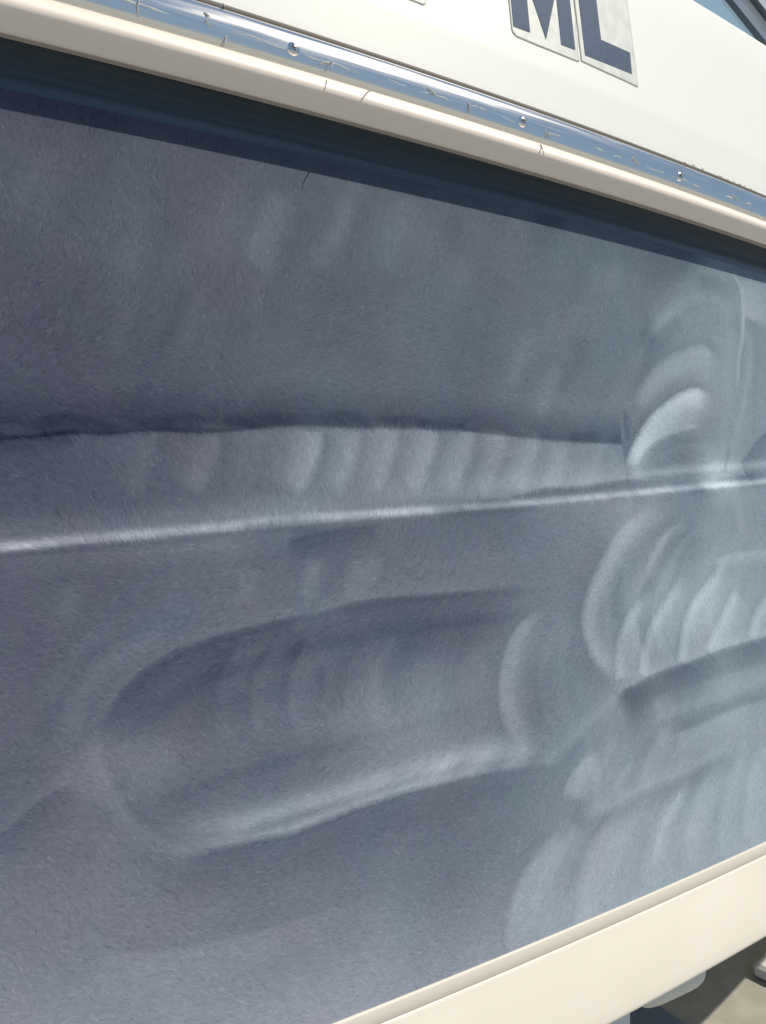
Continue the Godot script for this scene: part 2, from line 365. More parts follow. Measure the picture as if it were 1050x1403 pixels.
	ridge([Vector2(672, 293), Vector2(643, 300), Vector2(613, 314), Vector2(590, 334), Vector2(573, 353), Vector2(561, 370), Vector2(555, 388), Vector2(558, 406), Vector2(567, 422), Vector2(581, 435), Vector2(593, 449)], 24, 10.5, 2.6, true, true)
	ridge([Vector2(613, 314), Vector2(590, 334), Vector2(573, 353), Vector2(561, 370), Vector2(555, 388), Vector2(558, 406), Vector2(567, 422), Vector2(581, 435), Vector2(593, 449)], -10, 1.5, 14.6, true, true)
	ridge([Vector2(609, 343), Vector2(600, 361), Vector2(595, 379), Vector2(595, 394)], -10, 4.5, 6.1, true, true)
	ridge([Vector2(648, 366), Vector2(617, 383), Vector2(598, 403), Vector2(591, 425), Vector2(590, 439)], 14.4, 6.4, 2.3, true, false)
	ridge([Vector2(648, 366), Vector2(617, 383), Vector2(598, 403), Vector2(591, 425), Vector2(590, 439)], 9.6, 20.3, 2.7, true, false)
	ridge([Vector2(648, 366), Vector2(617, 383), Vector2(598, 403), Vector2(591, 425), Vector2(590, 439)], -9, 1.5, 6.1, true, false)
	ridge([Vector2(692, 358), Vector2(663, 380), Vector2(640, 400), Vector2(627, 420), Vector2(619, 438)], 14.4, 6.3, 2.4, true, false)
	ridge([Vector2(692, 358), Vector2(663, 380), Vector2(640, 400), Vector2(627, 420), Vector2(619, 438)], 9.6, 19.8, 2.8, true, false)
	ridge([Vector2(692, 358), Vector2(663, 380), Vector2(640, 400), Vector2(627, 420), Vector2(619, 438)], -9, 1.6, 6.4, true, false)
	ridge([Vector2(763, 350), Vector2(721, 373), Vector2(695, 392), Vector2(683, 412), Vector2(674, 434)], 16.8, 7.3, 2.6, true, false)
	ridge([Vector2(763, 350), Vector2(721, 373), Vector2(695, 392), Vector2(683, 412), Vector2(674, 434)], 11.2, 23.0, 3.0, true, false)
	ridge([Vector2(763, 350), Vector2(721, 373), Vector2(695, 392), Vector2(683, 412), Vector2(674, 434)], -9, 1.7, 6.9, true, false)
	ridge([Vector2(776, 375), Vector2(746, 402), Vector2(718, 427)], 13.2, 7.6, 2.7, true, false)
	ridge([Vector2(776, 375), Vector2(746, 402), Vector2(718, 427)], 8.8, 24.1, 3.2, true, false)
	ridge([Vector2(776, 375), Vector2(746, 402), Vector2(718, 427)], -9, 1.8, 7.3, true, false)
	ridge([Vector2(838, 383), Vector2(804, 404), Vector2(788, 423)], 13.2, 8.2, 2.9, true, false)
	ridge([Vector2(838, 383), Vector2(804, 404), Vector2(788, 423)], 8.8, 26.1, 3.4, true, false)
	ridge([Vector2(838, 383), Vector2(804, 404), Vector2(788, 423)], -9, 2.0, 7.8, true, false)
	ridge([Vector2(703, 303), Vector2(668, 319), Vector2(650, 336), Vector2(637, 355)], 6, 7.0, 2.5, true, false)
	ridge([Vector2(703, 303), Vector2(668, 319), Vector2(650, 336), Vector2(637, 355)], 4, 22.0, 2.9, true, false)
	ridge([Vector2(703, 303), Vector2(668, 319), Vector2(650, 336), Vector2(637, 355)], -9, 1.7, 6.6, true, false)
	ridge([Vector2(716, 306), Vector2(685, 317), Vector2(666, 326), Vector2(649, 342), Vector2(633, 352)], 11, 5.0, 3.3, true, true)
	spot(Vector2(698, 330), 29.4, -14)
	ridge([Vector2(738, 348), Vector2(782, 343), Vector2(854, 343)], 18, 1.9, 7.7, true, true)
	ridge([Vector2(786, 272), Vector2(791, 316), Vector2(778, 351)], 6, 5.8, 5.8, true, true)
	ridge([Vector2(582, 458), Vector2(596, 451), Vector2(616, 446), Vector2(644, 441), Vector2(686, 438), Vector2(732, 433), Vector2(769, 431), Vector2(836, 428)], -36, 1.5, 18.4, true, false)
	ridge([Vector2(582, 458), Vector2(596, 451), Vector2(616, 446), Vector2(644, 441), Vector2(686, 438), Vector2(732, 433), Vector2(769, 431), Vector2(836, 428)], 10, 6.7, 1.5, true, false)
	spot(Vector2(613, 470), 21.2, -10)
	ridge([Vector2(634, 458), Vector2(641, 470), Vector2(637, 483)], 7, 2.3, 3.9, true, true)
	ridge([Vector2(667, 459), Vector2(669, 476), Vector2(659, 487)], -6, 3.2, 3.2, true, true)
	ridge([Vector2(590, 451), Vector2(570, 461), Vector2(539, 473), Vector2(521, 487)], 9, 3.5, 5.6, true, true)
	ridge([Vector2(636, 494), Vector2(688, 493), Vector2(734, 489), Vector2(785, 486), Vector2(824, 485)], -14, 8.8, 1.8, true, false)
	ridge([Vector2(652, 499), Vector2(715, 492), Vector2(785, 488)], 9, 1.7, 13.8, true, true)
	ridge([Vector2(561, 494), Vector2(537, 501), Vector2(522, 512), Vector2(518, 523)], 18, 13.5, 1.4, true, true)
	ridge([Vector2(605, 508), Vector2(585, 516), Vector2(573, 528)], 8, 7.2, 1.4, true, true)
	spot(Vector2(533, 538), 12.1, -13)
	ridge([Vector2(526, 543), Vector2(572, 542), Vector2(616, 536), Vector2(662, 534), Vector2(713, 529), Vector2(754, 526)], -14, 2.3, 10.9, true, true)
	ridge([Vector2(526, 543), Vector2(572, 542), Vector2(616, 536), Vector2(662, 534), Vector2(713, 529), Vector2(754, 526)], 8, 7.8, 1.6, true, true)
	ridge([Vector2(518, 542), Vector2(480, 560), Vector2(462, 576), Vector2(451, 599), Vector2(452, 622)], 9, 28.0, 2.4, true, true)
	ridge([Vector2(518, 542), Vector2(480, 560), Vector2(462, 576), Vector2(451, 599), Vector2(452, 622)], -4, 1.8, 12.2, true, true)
	ridge([Vector2(597, 537), Vector2(555, 556), Vector2(533, 579), Vector2(522, 609), Vector2(524, 623)], 8, 27.1, 2.7, true, true)
	ridge([Vector2(597, 537), Vector2(555, 556), Vector2(533, 579), Vector2(522, 609), Vector2(524, 623)], -4, 2.0, 13.5, true, true)
	ridge([Vector2(669, 541), Vector2(631, 559), Vector2(607, 586), Vector2(596, 618)], 7, 27.2, 3.0, true, true)
	ridge([Vector2(669, 541), Vector2(631, 559), Vector2(607, 586), Vector2(596, 618)], -4, 2.3, 15.1, true, true)
	ridge([Vector2(761, 528), Vector2(728, 554), Vector2(711, 586), Vector2(703, 619)], 8, 25.8, 3.4, true, true)
	ridge([Vector2(761, 528), Vector2(728, 554), Vector2(711, 586), Vector2(703, 619)], -4, 2.6, 17.2, true, true)
	ridge([Vector2(720, 533), Vector2(683, 554), Vector2(662, 587), Vector2(655, 616)], 7, 21.1, 3.2, true, true)
	ridge([Vector2(720, 533), Vector2(683, 554), Vector2(662, 587), Vector2(655, 616)], -4, 2.4, 16.2, true, true)
	ridge([Vector2(805, 525), Vector2(772, 546), Vector2(755, 583), Vector2(746, 618)], 8, 21.8, 3.6, true, true)
	ridge([Vector2(805, 525), Vector2(772, 546), Vector2(755, 583), Vector2(746, 618)], -4, 2.7, 18.2, true, true)
	ridge([Vector2(626, 263), Vector2(637, 245), Vector2(664, 217), Vector2(705, 193), Vector2(740, 182), Vector2(771, 186)], 52, 1.7, 14.9, true, true)
	ridge([Vector2(626, 263), Vector2(637, 245), Vector2(664, 217), Vector2(705, 193), Vector2(740, 182), Vector2(771, 186)], -16, 12.2, 1.7, true, true)
	ridge([Vector2(637, 260), Vector2(661, 239), Vector2(700, 224), Vector2(753, 215)], 20, 7.8, 1.7, true, true)
	ridge([Vector2(640, 263), Vector2(663, 245), Vector2(704, 230), Vector2(751, 223)], -10, 1.7, 13.9, true, true)
	ridge([Vector2(642, 207), Vector2(661, 185), Vector2(691, 162), Vector2(726, 147), Vector2(765, 138), Vector2(790, 150)], 26, 2.7, 18.1, true, true)
	ridge([Vector2(642, 207), Vector2(661, 185), Vector2(691, 162), Vector2(726, 147), Vector2(765, 138), Vector2(790, 150)], -9, 10.9, 1.8, true, true)
	ridge([Vector2(681, 135), Vector2(706, 110), Vector2(736, 87), Vector2(778, 67)], 20, 8.4, 8.4, true, true)
	ridge([Vector2(667, 151), Vector2(697, 130), Vector2(734, 111)], -8, 7.2, 7.2, true, true)
	ridge([Vector2(827, 48), Vector2(846, 65), Vector2(841, 109), Vector2(826, 145), Vector2(814, 185)], 22, 2.1, 3.2, true, true)
	ridge([Vector2(849, 52), Vector2(851, 76), Vector2(847, 98)], 16, 36.7, 2.2, true, true)  # paler patch towards the upper right of the skin
	ridge([Vector2(845, 99), Vector2(904, 99)], -8, 2.2, 19.9, true, false)
	ridge([Vector2(880, 215), Vector2(849, 227), Vector2(823, 245), Vector2(809, 254)], -20, 18.8, 2.1, true, false)
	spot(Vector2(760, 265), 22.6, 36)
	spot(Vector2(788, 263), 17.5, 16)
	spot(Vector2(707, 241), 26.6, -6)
	ridge([Vector2(775, 263), Vector2(784, 250), Vector2(792, 236)], -14, 1.9, 2.9, true, true)
	ridge([Vector2(633, 207), Vector2(633, 220), Vector2(632, 237)], -16, 3.2, 1.6, true, true)
	ridge([Vector2(115, 466), Vector2(129, 455), Vector2(144, 445), Vector2(161, 440)], -9, 0.7, 9.5, true, true)
	ridge([Vector2(115, 465), Vector2(129, 454), Vector2(144, 444), Vector2(161, 439)], 5, 4.4, 0.7, true, true)
	ridge([Vector2(163, 531), Vector2(202, 542), Vector2(236, 545), Vector2(283, 548), Vector2(346, 547)], 7, 0.9, 13.0, true, true)
	ridge([Vector2(163, 531), Vector2(202, 542), Vector2(236, 545), Vector2(283, 548)], -4, 8.3, 0.8, true, true)
	ridge([Vector2(157, 75), Vector2(151, 93), Vector2(144, 111), Vector2(140, 129)], 3.5, 7.4, 5.0, true, true)
	ridge([Vector2(185, 73), Vector2(179, 92), Vector2(172, 110), Vector2(168, 129)], -2.8, 7.8, 5.2, true, true)
	ridge([Vector2(214, 95), Vector2(207, 114), Vector2(199, 133), Vector2(195, 151)], 5.6, 8.1, 5.4, true, true)
	ridge([Vector2(273, 73), Vector2(265, 93), Vector2(256, 114), Vector2(251, 134)], 3.5, 8.9, 5.9, true, true)
	ridge([Vector2(304, 72), Vector2(295, 94), Vector2(285, 115), Vector2(280, 135)], 11.2, 9.3, 6.2, true, true)
	ridge([Vector2(322, 78), Vector2(313, 100), Vector2(303, 121), Vector2(297, 142)], -4.9, 9.6, 6.4, true, true)
	ridge([Vector2(358, 64), Vector2(348, 87), Vector2(337, 109), Vector2(331, 131)], 7.7, 10.1, 6.7, true, true)
	ridge([Vector2(415, 52), Vector2(403, 76), Vector2(391, 100), Vector2(384, 123)], 8.4, 11.0, 7.3, true, true)
	ridge([Vector2(452, 28), Vector2(439, 53), Vector2(426, 78), Vector2(418, 102)], 4.2, 11.6, 7.7, true, true)
	ridge([Vector2(486, 51), Vector2(473, 76), Vector2(459, 101), Vector2(451, 126)], 3.5, 12.0, 8.0, true, true)
	ridge([Vector2(537, 29), Vector2(522, 56), Vector2(506, 83), Vector2(497, 108)], 5.6, 12.9, 8.6, true, true)
	ridge([Vector2(600, 21), Vector2(583, 50), Vector2(566, 78), Vector2(555, 105)], 4.2, 14.0, 9.3, true, true)
	ridge([Vector2(212, 57), Vector2(205, 77), Vector2(197, 96), Vector2(193, 115)], 3.5, 8.2, 5.4, true, true)
	ridge([Vector2(247, 98), Vector2(240, 117), Vector2(231, 137), Vector2(227, 156)], 2.8, 8.5, 5.7, true, true)
	ridge([Vector2(161, 330), Vector2(158, 341), Vector2(155, 353)], 6, 5.5, 3.1, true, true)
	ridge([Vector2(142, 349), Vector2(139, 359), Vector2(136, 371)], -5, 5.3, 3.0, true, true)
	ridge([Vector2(148, 393), Vector2(145, 403), Vector2(142, 414)], -5, 5.3, 3.0, true, true)
	ridge([Vector2(265, 327), Vector2(261, 339), Vector2(257, 352)], 7, 6.5, 3.7, true, true)
	ridge([Vector2(311, 324), Vector2(307, 337), Vector2(302, 351)], 8, 7.0, 4.0, true, true)
	ridge([Vector2(344, 326), Vector2(340, 339), Vector2(334, 354)], 6, 7.4, 4.2, true, true)
	ridge([Vector2(368, 322), Vector2(363, 335), Vector2(357, 350)], -4, 7.7, 4.4, true, true)
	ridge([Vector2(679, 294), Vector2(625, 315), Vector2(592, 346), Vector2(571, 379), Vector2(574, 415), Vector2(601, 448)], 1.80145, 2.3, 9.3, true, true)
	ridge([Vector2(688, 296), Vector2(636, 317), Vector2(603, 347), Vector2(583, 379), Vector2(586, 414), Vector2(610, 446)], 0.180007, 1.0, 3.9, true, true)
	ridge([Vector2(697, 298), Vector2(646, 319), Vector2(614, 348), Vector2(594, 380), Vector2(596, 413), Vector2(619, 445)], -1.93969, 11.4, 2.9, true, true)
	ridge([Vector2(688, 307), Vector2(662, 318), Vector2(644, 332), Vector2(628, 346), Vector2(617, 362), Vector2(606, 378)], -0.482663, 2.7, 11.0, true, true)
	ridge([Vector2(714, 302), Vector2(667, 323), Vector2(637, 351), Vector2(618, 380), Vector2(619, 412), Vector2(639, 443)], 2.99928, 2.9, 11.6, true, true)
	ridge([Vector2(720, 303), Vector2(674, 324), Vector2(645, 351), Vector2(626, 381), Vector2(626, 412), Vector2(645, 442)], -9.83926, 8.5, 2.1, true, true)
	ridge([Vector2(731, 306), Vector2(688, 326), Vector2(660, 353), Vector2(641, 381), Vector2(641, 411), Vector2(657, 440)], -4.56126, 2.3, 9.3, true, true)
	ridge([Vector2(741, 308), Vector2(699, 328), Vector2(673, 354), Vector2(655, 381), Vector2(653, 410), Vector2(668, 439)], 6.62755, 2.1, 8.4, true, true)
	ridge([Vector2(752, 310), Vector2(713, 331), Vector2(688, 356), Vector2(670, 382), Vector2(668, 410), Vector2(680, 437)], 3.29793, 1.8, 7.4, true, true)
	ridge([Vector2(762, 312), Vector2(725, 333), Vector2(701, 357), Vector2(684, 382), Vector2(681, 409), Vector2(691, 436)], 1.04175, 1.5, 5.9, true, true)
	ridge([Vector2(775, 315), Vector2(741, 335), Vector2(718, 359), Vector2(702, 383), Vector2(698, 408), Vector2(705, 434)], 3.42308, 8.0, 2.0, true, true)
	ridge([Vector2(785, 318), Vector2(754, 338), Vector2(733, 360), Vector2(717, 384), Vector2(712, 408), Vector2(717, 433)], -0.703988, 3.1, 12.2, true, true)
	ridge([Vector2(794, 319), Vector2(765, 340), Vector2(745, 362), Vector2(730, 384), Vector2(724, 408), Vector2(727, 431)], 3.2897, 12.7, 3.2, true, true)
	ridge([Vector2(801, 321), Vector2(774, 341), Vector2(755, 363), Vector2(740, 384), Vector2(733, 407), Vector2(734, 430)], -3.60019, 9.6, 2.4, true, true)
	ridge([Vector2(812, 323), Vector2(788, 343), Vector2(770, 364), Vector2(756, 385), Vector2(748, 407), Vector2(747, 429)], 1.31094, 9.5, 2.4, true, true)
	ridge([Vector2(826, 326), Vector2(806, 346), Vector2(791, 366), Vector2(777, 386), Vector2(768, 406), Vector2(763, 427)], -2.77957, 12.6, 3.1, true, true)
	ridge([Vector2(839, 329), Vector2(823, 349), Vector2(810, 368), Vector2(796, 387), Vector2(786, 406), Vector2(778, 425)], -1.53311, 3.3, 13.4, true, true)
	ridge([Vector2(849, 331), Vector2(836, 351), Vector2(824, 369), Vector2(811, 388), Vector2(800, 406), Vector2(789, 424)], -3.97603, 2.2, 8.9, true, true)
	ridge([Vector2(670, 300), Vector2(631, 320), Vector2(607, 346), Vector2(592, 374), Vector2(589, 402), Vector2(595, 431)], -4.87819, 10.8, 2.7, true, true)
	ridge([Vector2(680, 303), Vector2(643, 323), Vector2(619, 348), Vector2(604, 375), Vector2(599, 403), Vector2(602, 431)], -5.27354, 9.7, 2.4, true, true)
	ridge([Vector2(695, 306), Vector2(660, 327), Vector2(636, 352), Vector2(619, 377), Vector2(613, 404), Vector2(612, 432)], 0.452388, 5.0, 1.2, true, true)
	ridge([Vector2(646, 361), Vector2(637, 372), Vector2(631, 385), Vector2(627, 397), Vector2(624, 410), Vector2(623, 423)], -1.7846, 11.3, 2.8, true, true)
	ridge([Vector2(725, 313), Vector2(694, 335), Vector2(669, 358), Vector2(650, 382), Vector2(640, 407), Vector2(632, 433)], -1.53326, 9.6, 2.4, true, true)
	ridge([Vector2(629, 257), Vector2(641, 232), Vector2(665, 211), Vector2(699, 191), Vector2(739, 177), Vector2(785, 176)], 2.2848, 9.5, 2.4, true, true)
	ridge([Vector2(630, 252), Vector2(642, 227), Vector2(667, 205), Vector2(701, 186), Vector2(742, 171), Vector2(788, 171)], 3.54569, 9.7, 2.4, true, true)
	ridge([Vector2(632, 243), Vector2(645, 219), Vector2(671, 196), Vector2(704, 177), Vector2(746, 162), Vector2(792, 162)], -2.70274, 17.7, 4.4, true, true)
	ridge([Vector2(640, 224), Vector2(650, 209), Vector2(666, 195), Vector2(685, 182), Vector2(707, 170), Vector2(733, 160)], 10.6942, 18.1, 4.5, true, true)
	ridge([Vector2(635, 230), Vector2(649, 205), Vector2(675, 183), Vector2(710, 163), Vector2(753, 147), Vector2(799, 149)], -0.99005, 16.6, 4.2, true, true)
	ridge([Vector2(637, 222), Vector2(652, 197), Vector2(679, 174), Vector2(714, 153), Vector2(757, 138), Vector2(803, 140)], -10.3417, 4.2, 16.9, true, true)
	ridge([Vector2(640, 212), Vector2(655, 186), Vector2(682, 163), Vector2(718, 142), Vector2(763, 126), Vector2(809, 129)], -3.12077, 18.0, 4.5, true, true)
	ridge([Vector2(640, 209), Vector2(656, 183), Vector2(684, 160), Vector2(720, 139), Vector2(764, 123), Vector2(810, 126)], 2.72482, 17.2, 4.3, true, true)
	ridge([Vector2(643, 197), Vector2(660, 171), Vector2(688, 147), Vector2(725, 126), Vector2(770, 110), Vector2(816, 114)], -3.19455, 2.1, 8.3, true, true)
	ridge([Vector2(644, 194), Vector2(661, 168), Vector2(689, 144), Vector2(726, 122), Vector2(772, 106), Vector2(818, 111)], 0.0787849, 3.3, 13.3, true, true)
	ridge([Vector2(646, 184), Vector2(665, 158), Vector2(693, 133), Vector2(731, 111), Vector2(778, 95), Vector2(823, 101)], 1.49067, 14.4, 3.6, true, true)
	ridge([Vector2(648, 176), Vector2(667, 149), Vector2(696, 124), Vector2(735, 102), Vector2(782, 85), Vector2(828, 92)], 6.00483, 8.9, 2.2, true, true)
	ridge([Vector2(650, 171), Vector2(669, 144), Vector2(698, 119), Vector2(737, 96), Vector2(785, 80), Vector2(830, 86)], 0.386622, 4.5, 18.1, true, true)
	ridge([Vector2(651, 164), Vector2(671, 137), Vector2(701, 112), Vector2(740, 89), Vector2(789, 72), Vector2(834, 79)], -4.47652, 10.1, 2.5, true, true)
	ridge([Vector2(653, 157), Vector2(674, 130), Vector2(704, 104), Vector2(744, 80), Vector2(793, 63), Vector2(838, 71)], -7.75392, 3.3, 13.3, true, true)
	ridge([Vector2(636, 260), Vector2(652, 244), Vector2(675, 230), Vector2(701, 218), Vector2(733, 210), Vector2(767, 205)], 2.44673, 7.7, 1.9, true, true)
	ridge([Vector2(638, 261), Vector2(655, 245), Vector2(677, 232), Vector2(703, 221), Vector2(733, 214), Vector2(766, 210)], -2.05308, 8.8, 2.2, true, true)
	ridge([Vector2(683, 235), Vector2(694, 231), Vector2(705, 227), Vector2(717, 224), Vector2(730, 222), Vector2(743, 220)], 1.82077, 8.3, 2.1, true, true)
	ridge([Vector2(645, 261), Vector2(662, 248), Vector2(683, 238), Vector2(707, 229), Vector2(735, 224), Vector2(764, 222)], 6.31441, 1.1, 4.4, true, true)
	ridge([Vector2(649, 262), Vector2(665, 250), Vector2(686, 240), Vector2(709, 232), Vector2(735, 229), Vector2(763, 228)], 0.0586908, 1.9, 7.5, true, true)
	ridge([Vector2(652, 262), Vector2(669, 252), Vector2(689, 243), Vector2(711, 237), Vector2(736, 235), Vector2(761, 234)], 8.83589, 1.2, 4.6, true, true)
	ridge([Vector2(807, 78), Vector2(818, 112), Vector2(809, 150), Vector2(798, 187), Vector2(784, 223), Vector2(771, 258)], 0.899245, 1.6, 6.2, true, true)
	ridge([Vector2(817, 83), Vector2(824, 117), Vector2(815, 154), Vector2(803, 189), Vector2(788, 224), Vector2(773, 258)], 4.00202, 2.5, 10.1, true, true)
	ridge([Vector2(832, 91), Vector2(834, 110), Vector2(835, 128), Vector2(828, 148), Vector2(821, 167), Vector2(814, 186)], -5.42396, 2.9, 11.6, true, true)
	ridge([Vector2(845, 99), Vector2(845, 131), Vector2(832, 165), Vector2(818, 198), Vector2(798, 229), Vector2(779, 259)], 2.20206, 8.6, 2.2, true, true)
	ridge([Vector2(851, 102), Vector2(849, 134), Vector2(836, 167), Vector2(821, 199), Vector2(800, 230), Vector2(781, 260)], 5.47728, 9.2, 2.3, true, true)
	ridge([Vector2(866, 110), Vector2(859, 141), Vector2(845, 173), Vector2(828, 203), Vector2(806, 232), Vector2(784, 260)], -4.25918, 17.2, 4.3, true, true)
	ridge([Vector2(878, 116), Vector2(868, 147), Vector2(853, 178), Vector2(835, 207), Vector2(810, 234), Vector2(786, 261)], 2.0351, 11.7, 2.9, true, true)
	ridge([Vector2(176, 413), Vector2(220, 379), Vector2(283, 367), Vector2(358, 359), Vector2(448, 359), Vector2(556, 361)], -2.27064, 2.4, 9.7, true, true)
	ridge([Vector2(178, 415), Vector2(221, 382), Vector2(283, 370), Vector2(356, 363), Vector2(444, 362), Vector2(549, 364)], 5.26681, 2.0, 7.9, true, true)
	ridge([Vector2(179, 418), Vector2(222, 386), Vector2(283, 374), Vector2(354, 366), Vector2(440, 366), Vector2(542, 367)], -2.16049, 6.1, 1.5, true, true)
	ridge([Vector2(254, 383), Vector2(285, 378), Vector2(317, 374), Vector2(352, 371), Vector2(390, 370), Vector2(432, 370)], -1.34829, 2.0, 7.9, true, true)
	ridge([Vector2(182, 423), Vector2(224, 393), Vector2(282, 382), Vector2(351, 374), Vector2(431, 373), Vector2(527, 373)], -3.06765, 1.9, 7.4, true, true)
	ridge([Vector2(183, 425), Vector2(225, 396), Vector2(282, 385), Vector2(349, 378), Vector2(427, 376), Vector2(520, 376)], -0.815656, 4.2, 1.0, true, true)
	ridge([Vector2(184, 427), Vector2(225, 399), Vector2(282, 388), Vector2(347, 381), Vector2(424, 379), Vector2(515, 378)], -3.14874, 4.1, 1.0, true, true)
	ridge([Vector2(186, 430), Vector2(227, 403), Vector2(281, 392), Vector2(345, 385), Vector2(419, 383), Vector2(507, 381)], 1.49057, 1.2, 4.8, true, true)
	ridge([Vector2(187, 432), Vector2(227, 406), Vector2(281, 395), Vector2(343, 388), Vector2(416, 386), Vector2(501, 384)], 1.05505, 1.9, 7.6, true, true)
	ridge([Vector2(188, 434), Vector2(228, 409), Vector2(281, 398), Vector2(342, 392), Vector2(413, 389), Vector2(495, 386)], -2.01606, 8.6, 2.1, true, true)
	ridge([Vector2(196, 432), Vector2(219, 418), Vector2(246, 409), Vector2(277, 403), Vector2(310, 399), Vector2(346, 396)], -1.99758, 2.0, 7.8, true, true)
	ridge([Vector2(192, 439), Vector2(230, 417), Vector2(280, 407), Vector2(338, 400), Vector2(404, 396), Vector2(480, 392)], -0.0759598, 2.0, 7.9, true, true)
	ridge([Vector2(193, 442), Vector2(231, 421), Vector2(280, 411), Vector2(336, 404), Vector2(400, 400), Vector2(473, 395)], -1.59314, 7.0, 1.7, true, true)
	ridge([Vector2(165, 422), Vector2(170, 406), Vector2(179, 392), Vector2(193, 382), Vector2(208, 374), Vector2(225, 366)], 0.244278, 1.9, 7.4, true, true)
	ridge([Vector2(160, 420), Vector2(165, 404), Vector2(174, 389), Vector2(187, 379), Vector2(203, 371), Vector2(220, 363)], 6.94064, 6.6, 1.6, true, true)
	ridge([Vector2(156, 419), Vector2(160, 402), Vector2(169, 387), Vector2(182, 376), Vector2(199, 368), Vector2(216, 360)], 6.90708, 8.2, 2.0, true, true)
	ridge([Vector2(152, 418), Vector2(157, 401), Vector2(165, 386), Vector2(179, 374), Vector2(195, 366), Vector2(213, 358)], -0.780451, 1.8, 7.2, true, true)
	ridge([Vector2(148, 417), Vector2(153, 399), Vector2(161, 384), Vector2(174, 371), Vector2(191, 363), Vector2(209, 355)], -3.00641, 3.2, 0.8, true, true)
	ridge([Vector2(143, 415), Vector2(148, 398), Vector2(155, 381), Vector2(169, 368), Vector2(186, 360), Vector2(204, 352)], 2.46607, 5.7, 1.4, true, true)
	ridge([Vector2(138, 414), Vector2(142, 396), Vector2(150, 379), Vector2(163, 365), Vector2(180, 356), Vector2(199, 349)], 2.42968, 1.7, 6.9, true, true)
	ridge([Vector2(316, 490), Vector2(347, 488), Vector2(380, 486), Vector2(417, 486), Vector2(456, 488), Vector2(499, 492)], 2.86839, 1.3, 5.2, true, true)
	ridge([Vector2(192, 477), Vector2(244, 491), Vector2(301, 490), Vector2(365, 485), Vector2(441, 485), Vector2(531, 494)], 7.49415, 3.1, 12.5, true, true)
	ridge([Vector2(191, 475), Vector2(243, 488), Vector2(301, 487), Vector2(365, 482), Vector2(441, 483), Vector2(531, 492)], 1.75443, 1.6, 6.4, true, true)
	ridge([Vector2(191, 474), Vector2(243, 486), Vector2(300, 485), Vector2(365, 480), Vector2(441, 481), Vector2(531, 490)], -5.97786, 1.7, 6.8, true, true)
	ridge([Vector2(191, 472), Vector2(242, 484), Vector2(300, 483), Vector2(364, 478), Vector2(440, 479), Vector2(530, 489)], 5.57133, 7.2, 1.8, true, true)
	ridge([Vector2(190, 471), Vector2(242, 483), Vector2(300, 482), Vector2(364, 477), Vector2(440, 478), Vector2(530, 488)], 2.67127, 1.4, 5.5, true, true)
	ridge([Vector2(190, 469), Vector2(242, 480), Vector2(299, 479), Vector2(364, 475), Vector2(440, 476), Vector2(530, 486)], -1.00765, 3.1, 12.5, true, true)
	ridge([Vector2(190, 469), Vector2(241, 479), Vector2(299, 478), Vector2(363, 474), Vector2(440, 475), Vector2(530, 485)], 5.10907, 7.9, 2.0, true, true)
	ridge([Vector2(189, 467), Vector2(241, 477), Vector2(299, 477), Vector2(363, 472), Vector2(439, 473), Vector2(529, 484)], 3.81371, 1.9, 7.5, true, true)
	ridge([Vector2(197, 465), Vector2(238, 459), Vector2(284, 456), Vector2(335, 453), Vector2(392, 449), Vector2(457, 446)], 1.60971, 2.6, 10.4, true, true)
	ridge([Vector2(197, 462), Vector2(223, 457), Vector2(252, 454), Vector2(282, 452), Vector2(315, 450), Vector2(350, 448)], -2.82013, 8.0, 2.0, true, true)
	ridge([Vector2(197, 459), Vector2(238, 453), Vector2(284, 450), Vector2(335, 446), Vector2(391, 442), Vector2(456, 437)], -3.12502, 2.0, 7.9, true, true)
	ridge([Vector2(255, 449), Vector2(279, 448), Vector2(304, 446), Vector2(331, 444), Vector2(359, 441), Vector2(389, 439)], -3.66619, 8.0, 2.0, true, true)
	ridge([Vector2(198, 453), Vector2(238, 447), Vector2(284, 444), Vector2(335, 440), Vector2(391, 435), Vector2(455, 428)], 2.76918, 9.7, 2.4, true, true)
	ridge([Vector2(198, 448), Vector2(239, 443), Vector2(284, 440), Vector2(335, 436), Vector2(391, 430), Vector2(454, 422)], -0.122858, 7.7, 1.9, true, true)
	ridge([Vector2(226, 441), Vector2(257, 439), Vector2(291, 436), Vector2(328, 433), Vector2(367, 429), Vector2(409, 424)], 0.132828, 10.4, 2.6, true, true)
	ridge([Vector2(249, 374), Vector2(239, 384), Vector2(230, 395), Vector2(228, 409), Vector2(229, 423), Vector2(234, 437)], -0.706197, 7.6, 1.9, true, true)
	ridge([Vector2(261, 374), Vector2(251, 384), Vector2(242, 396), Vector2(240, 410), Vector2(241, 424), Vector2(246, 438)], 4.4056, 5.0, 1.2, true, true)
	ridge([Vector2(271, 373), Vector2(261, 384), Vector2(252, 396), Vector2(249, 410), Vector2(250, 425), Vector2(255, 439)], 2.33796, 2.3, 9.4, true, true)
	ridge([Vector2(275, 375), Vector2(269, 381), Vector2(264, 387), Vector2(259, 393), Vector2(256, 399), Vector2(255, 407)], 4.4393, 1.0, 4.0, true, true)
	ridge([Vector2(287, 373), Vector2(276, 385), Vector2(267, 396), Vector2(264, 411), Vector2(265, 426), Vector2(270, 441)], 7.21114, 4.6, 1.2, true, true)
	ridge([Vector2(294, 377), Vector2(285, 386), Vector2(278, 395), Vector2(275, 406), Vector2(274, 417), Vector2(276, 429)], 4.61492, 10.9, 2.7, true, true)
	ridge([Vector2(311, 373), Vector2(300, 385), Vector2(289, 397), Vector2(286, 412), Vector2(288, 428), Vector2(293, 443)], -0.756074, 10.0, 2.5, true, true)
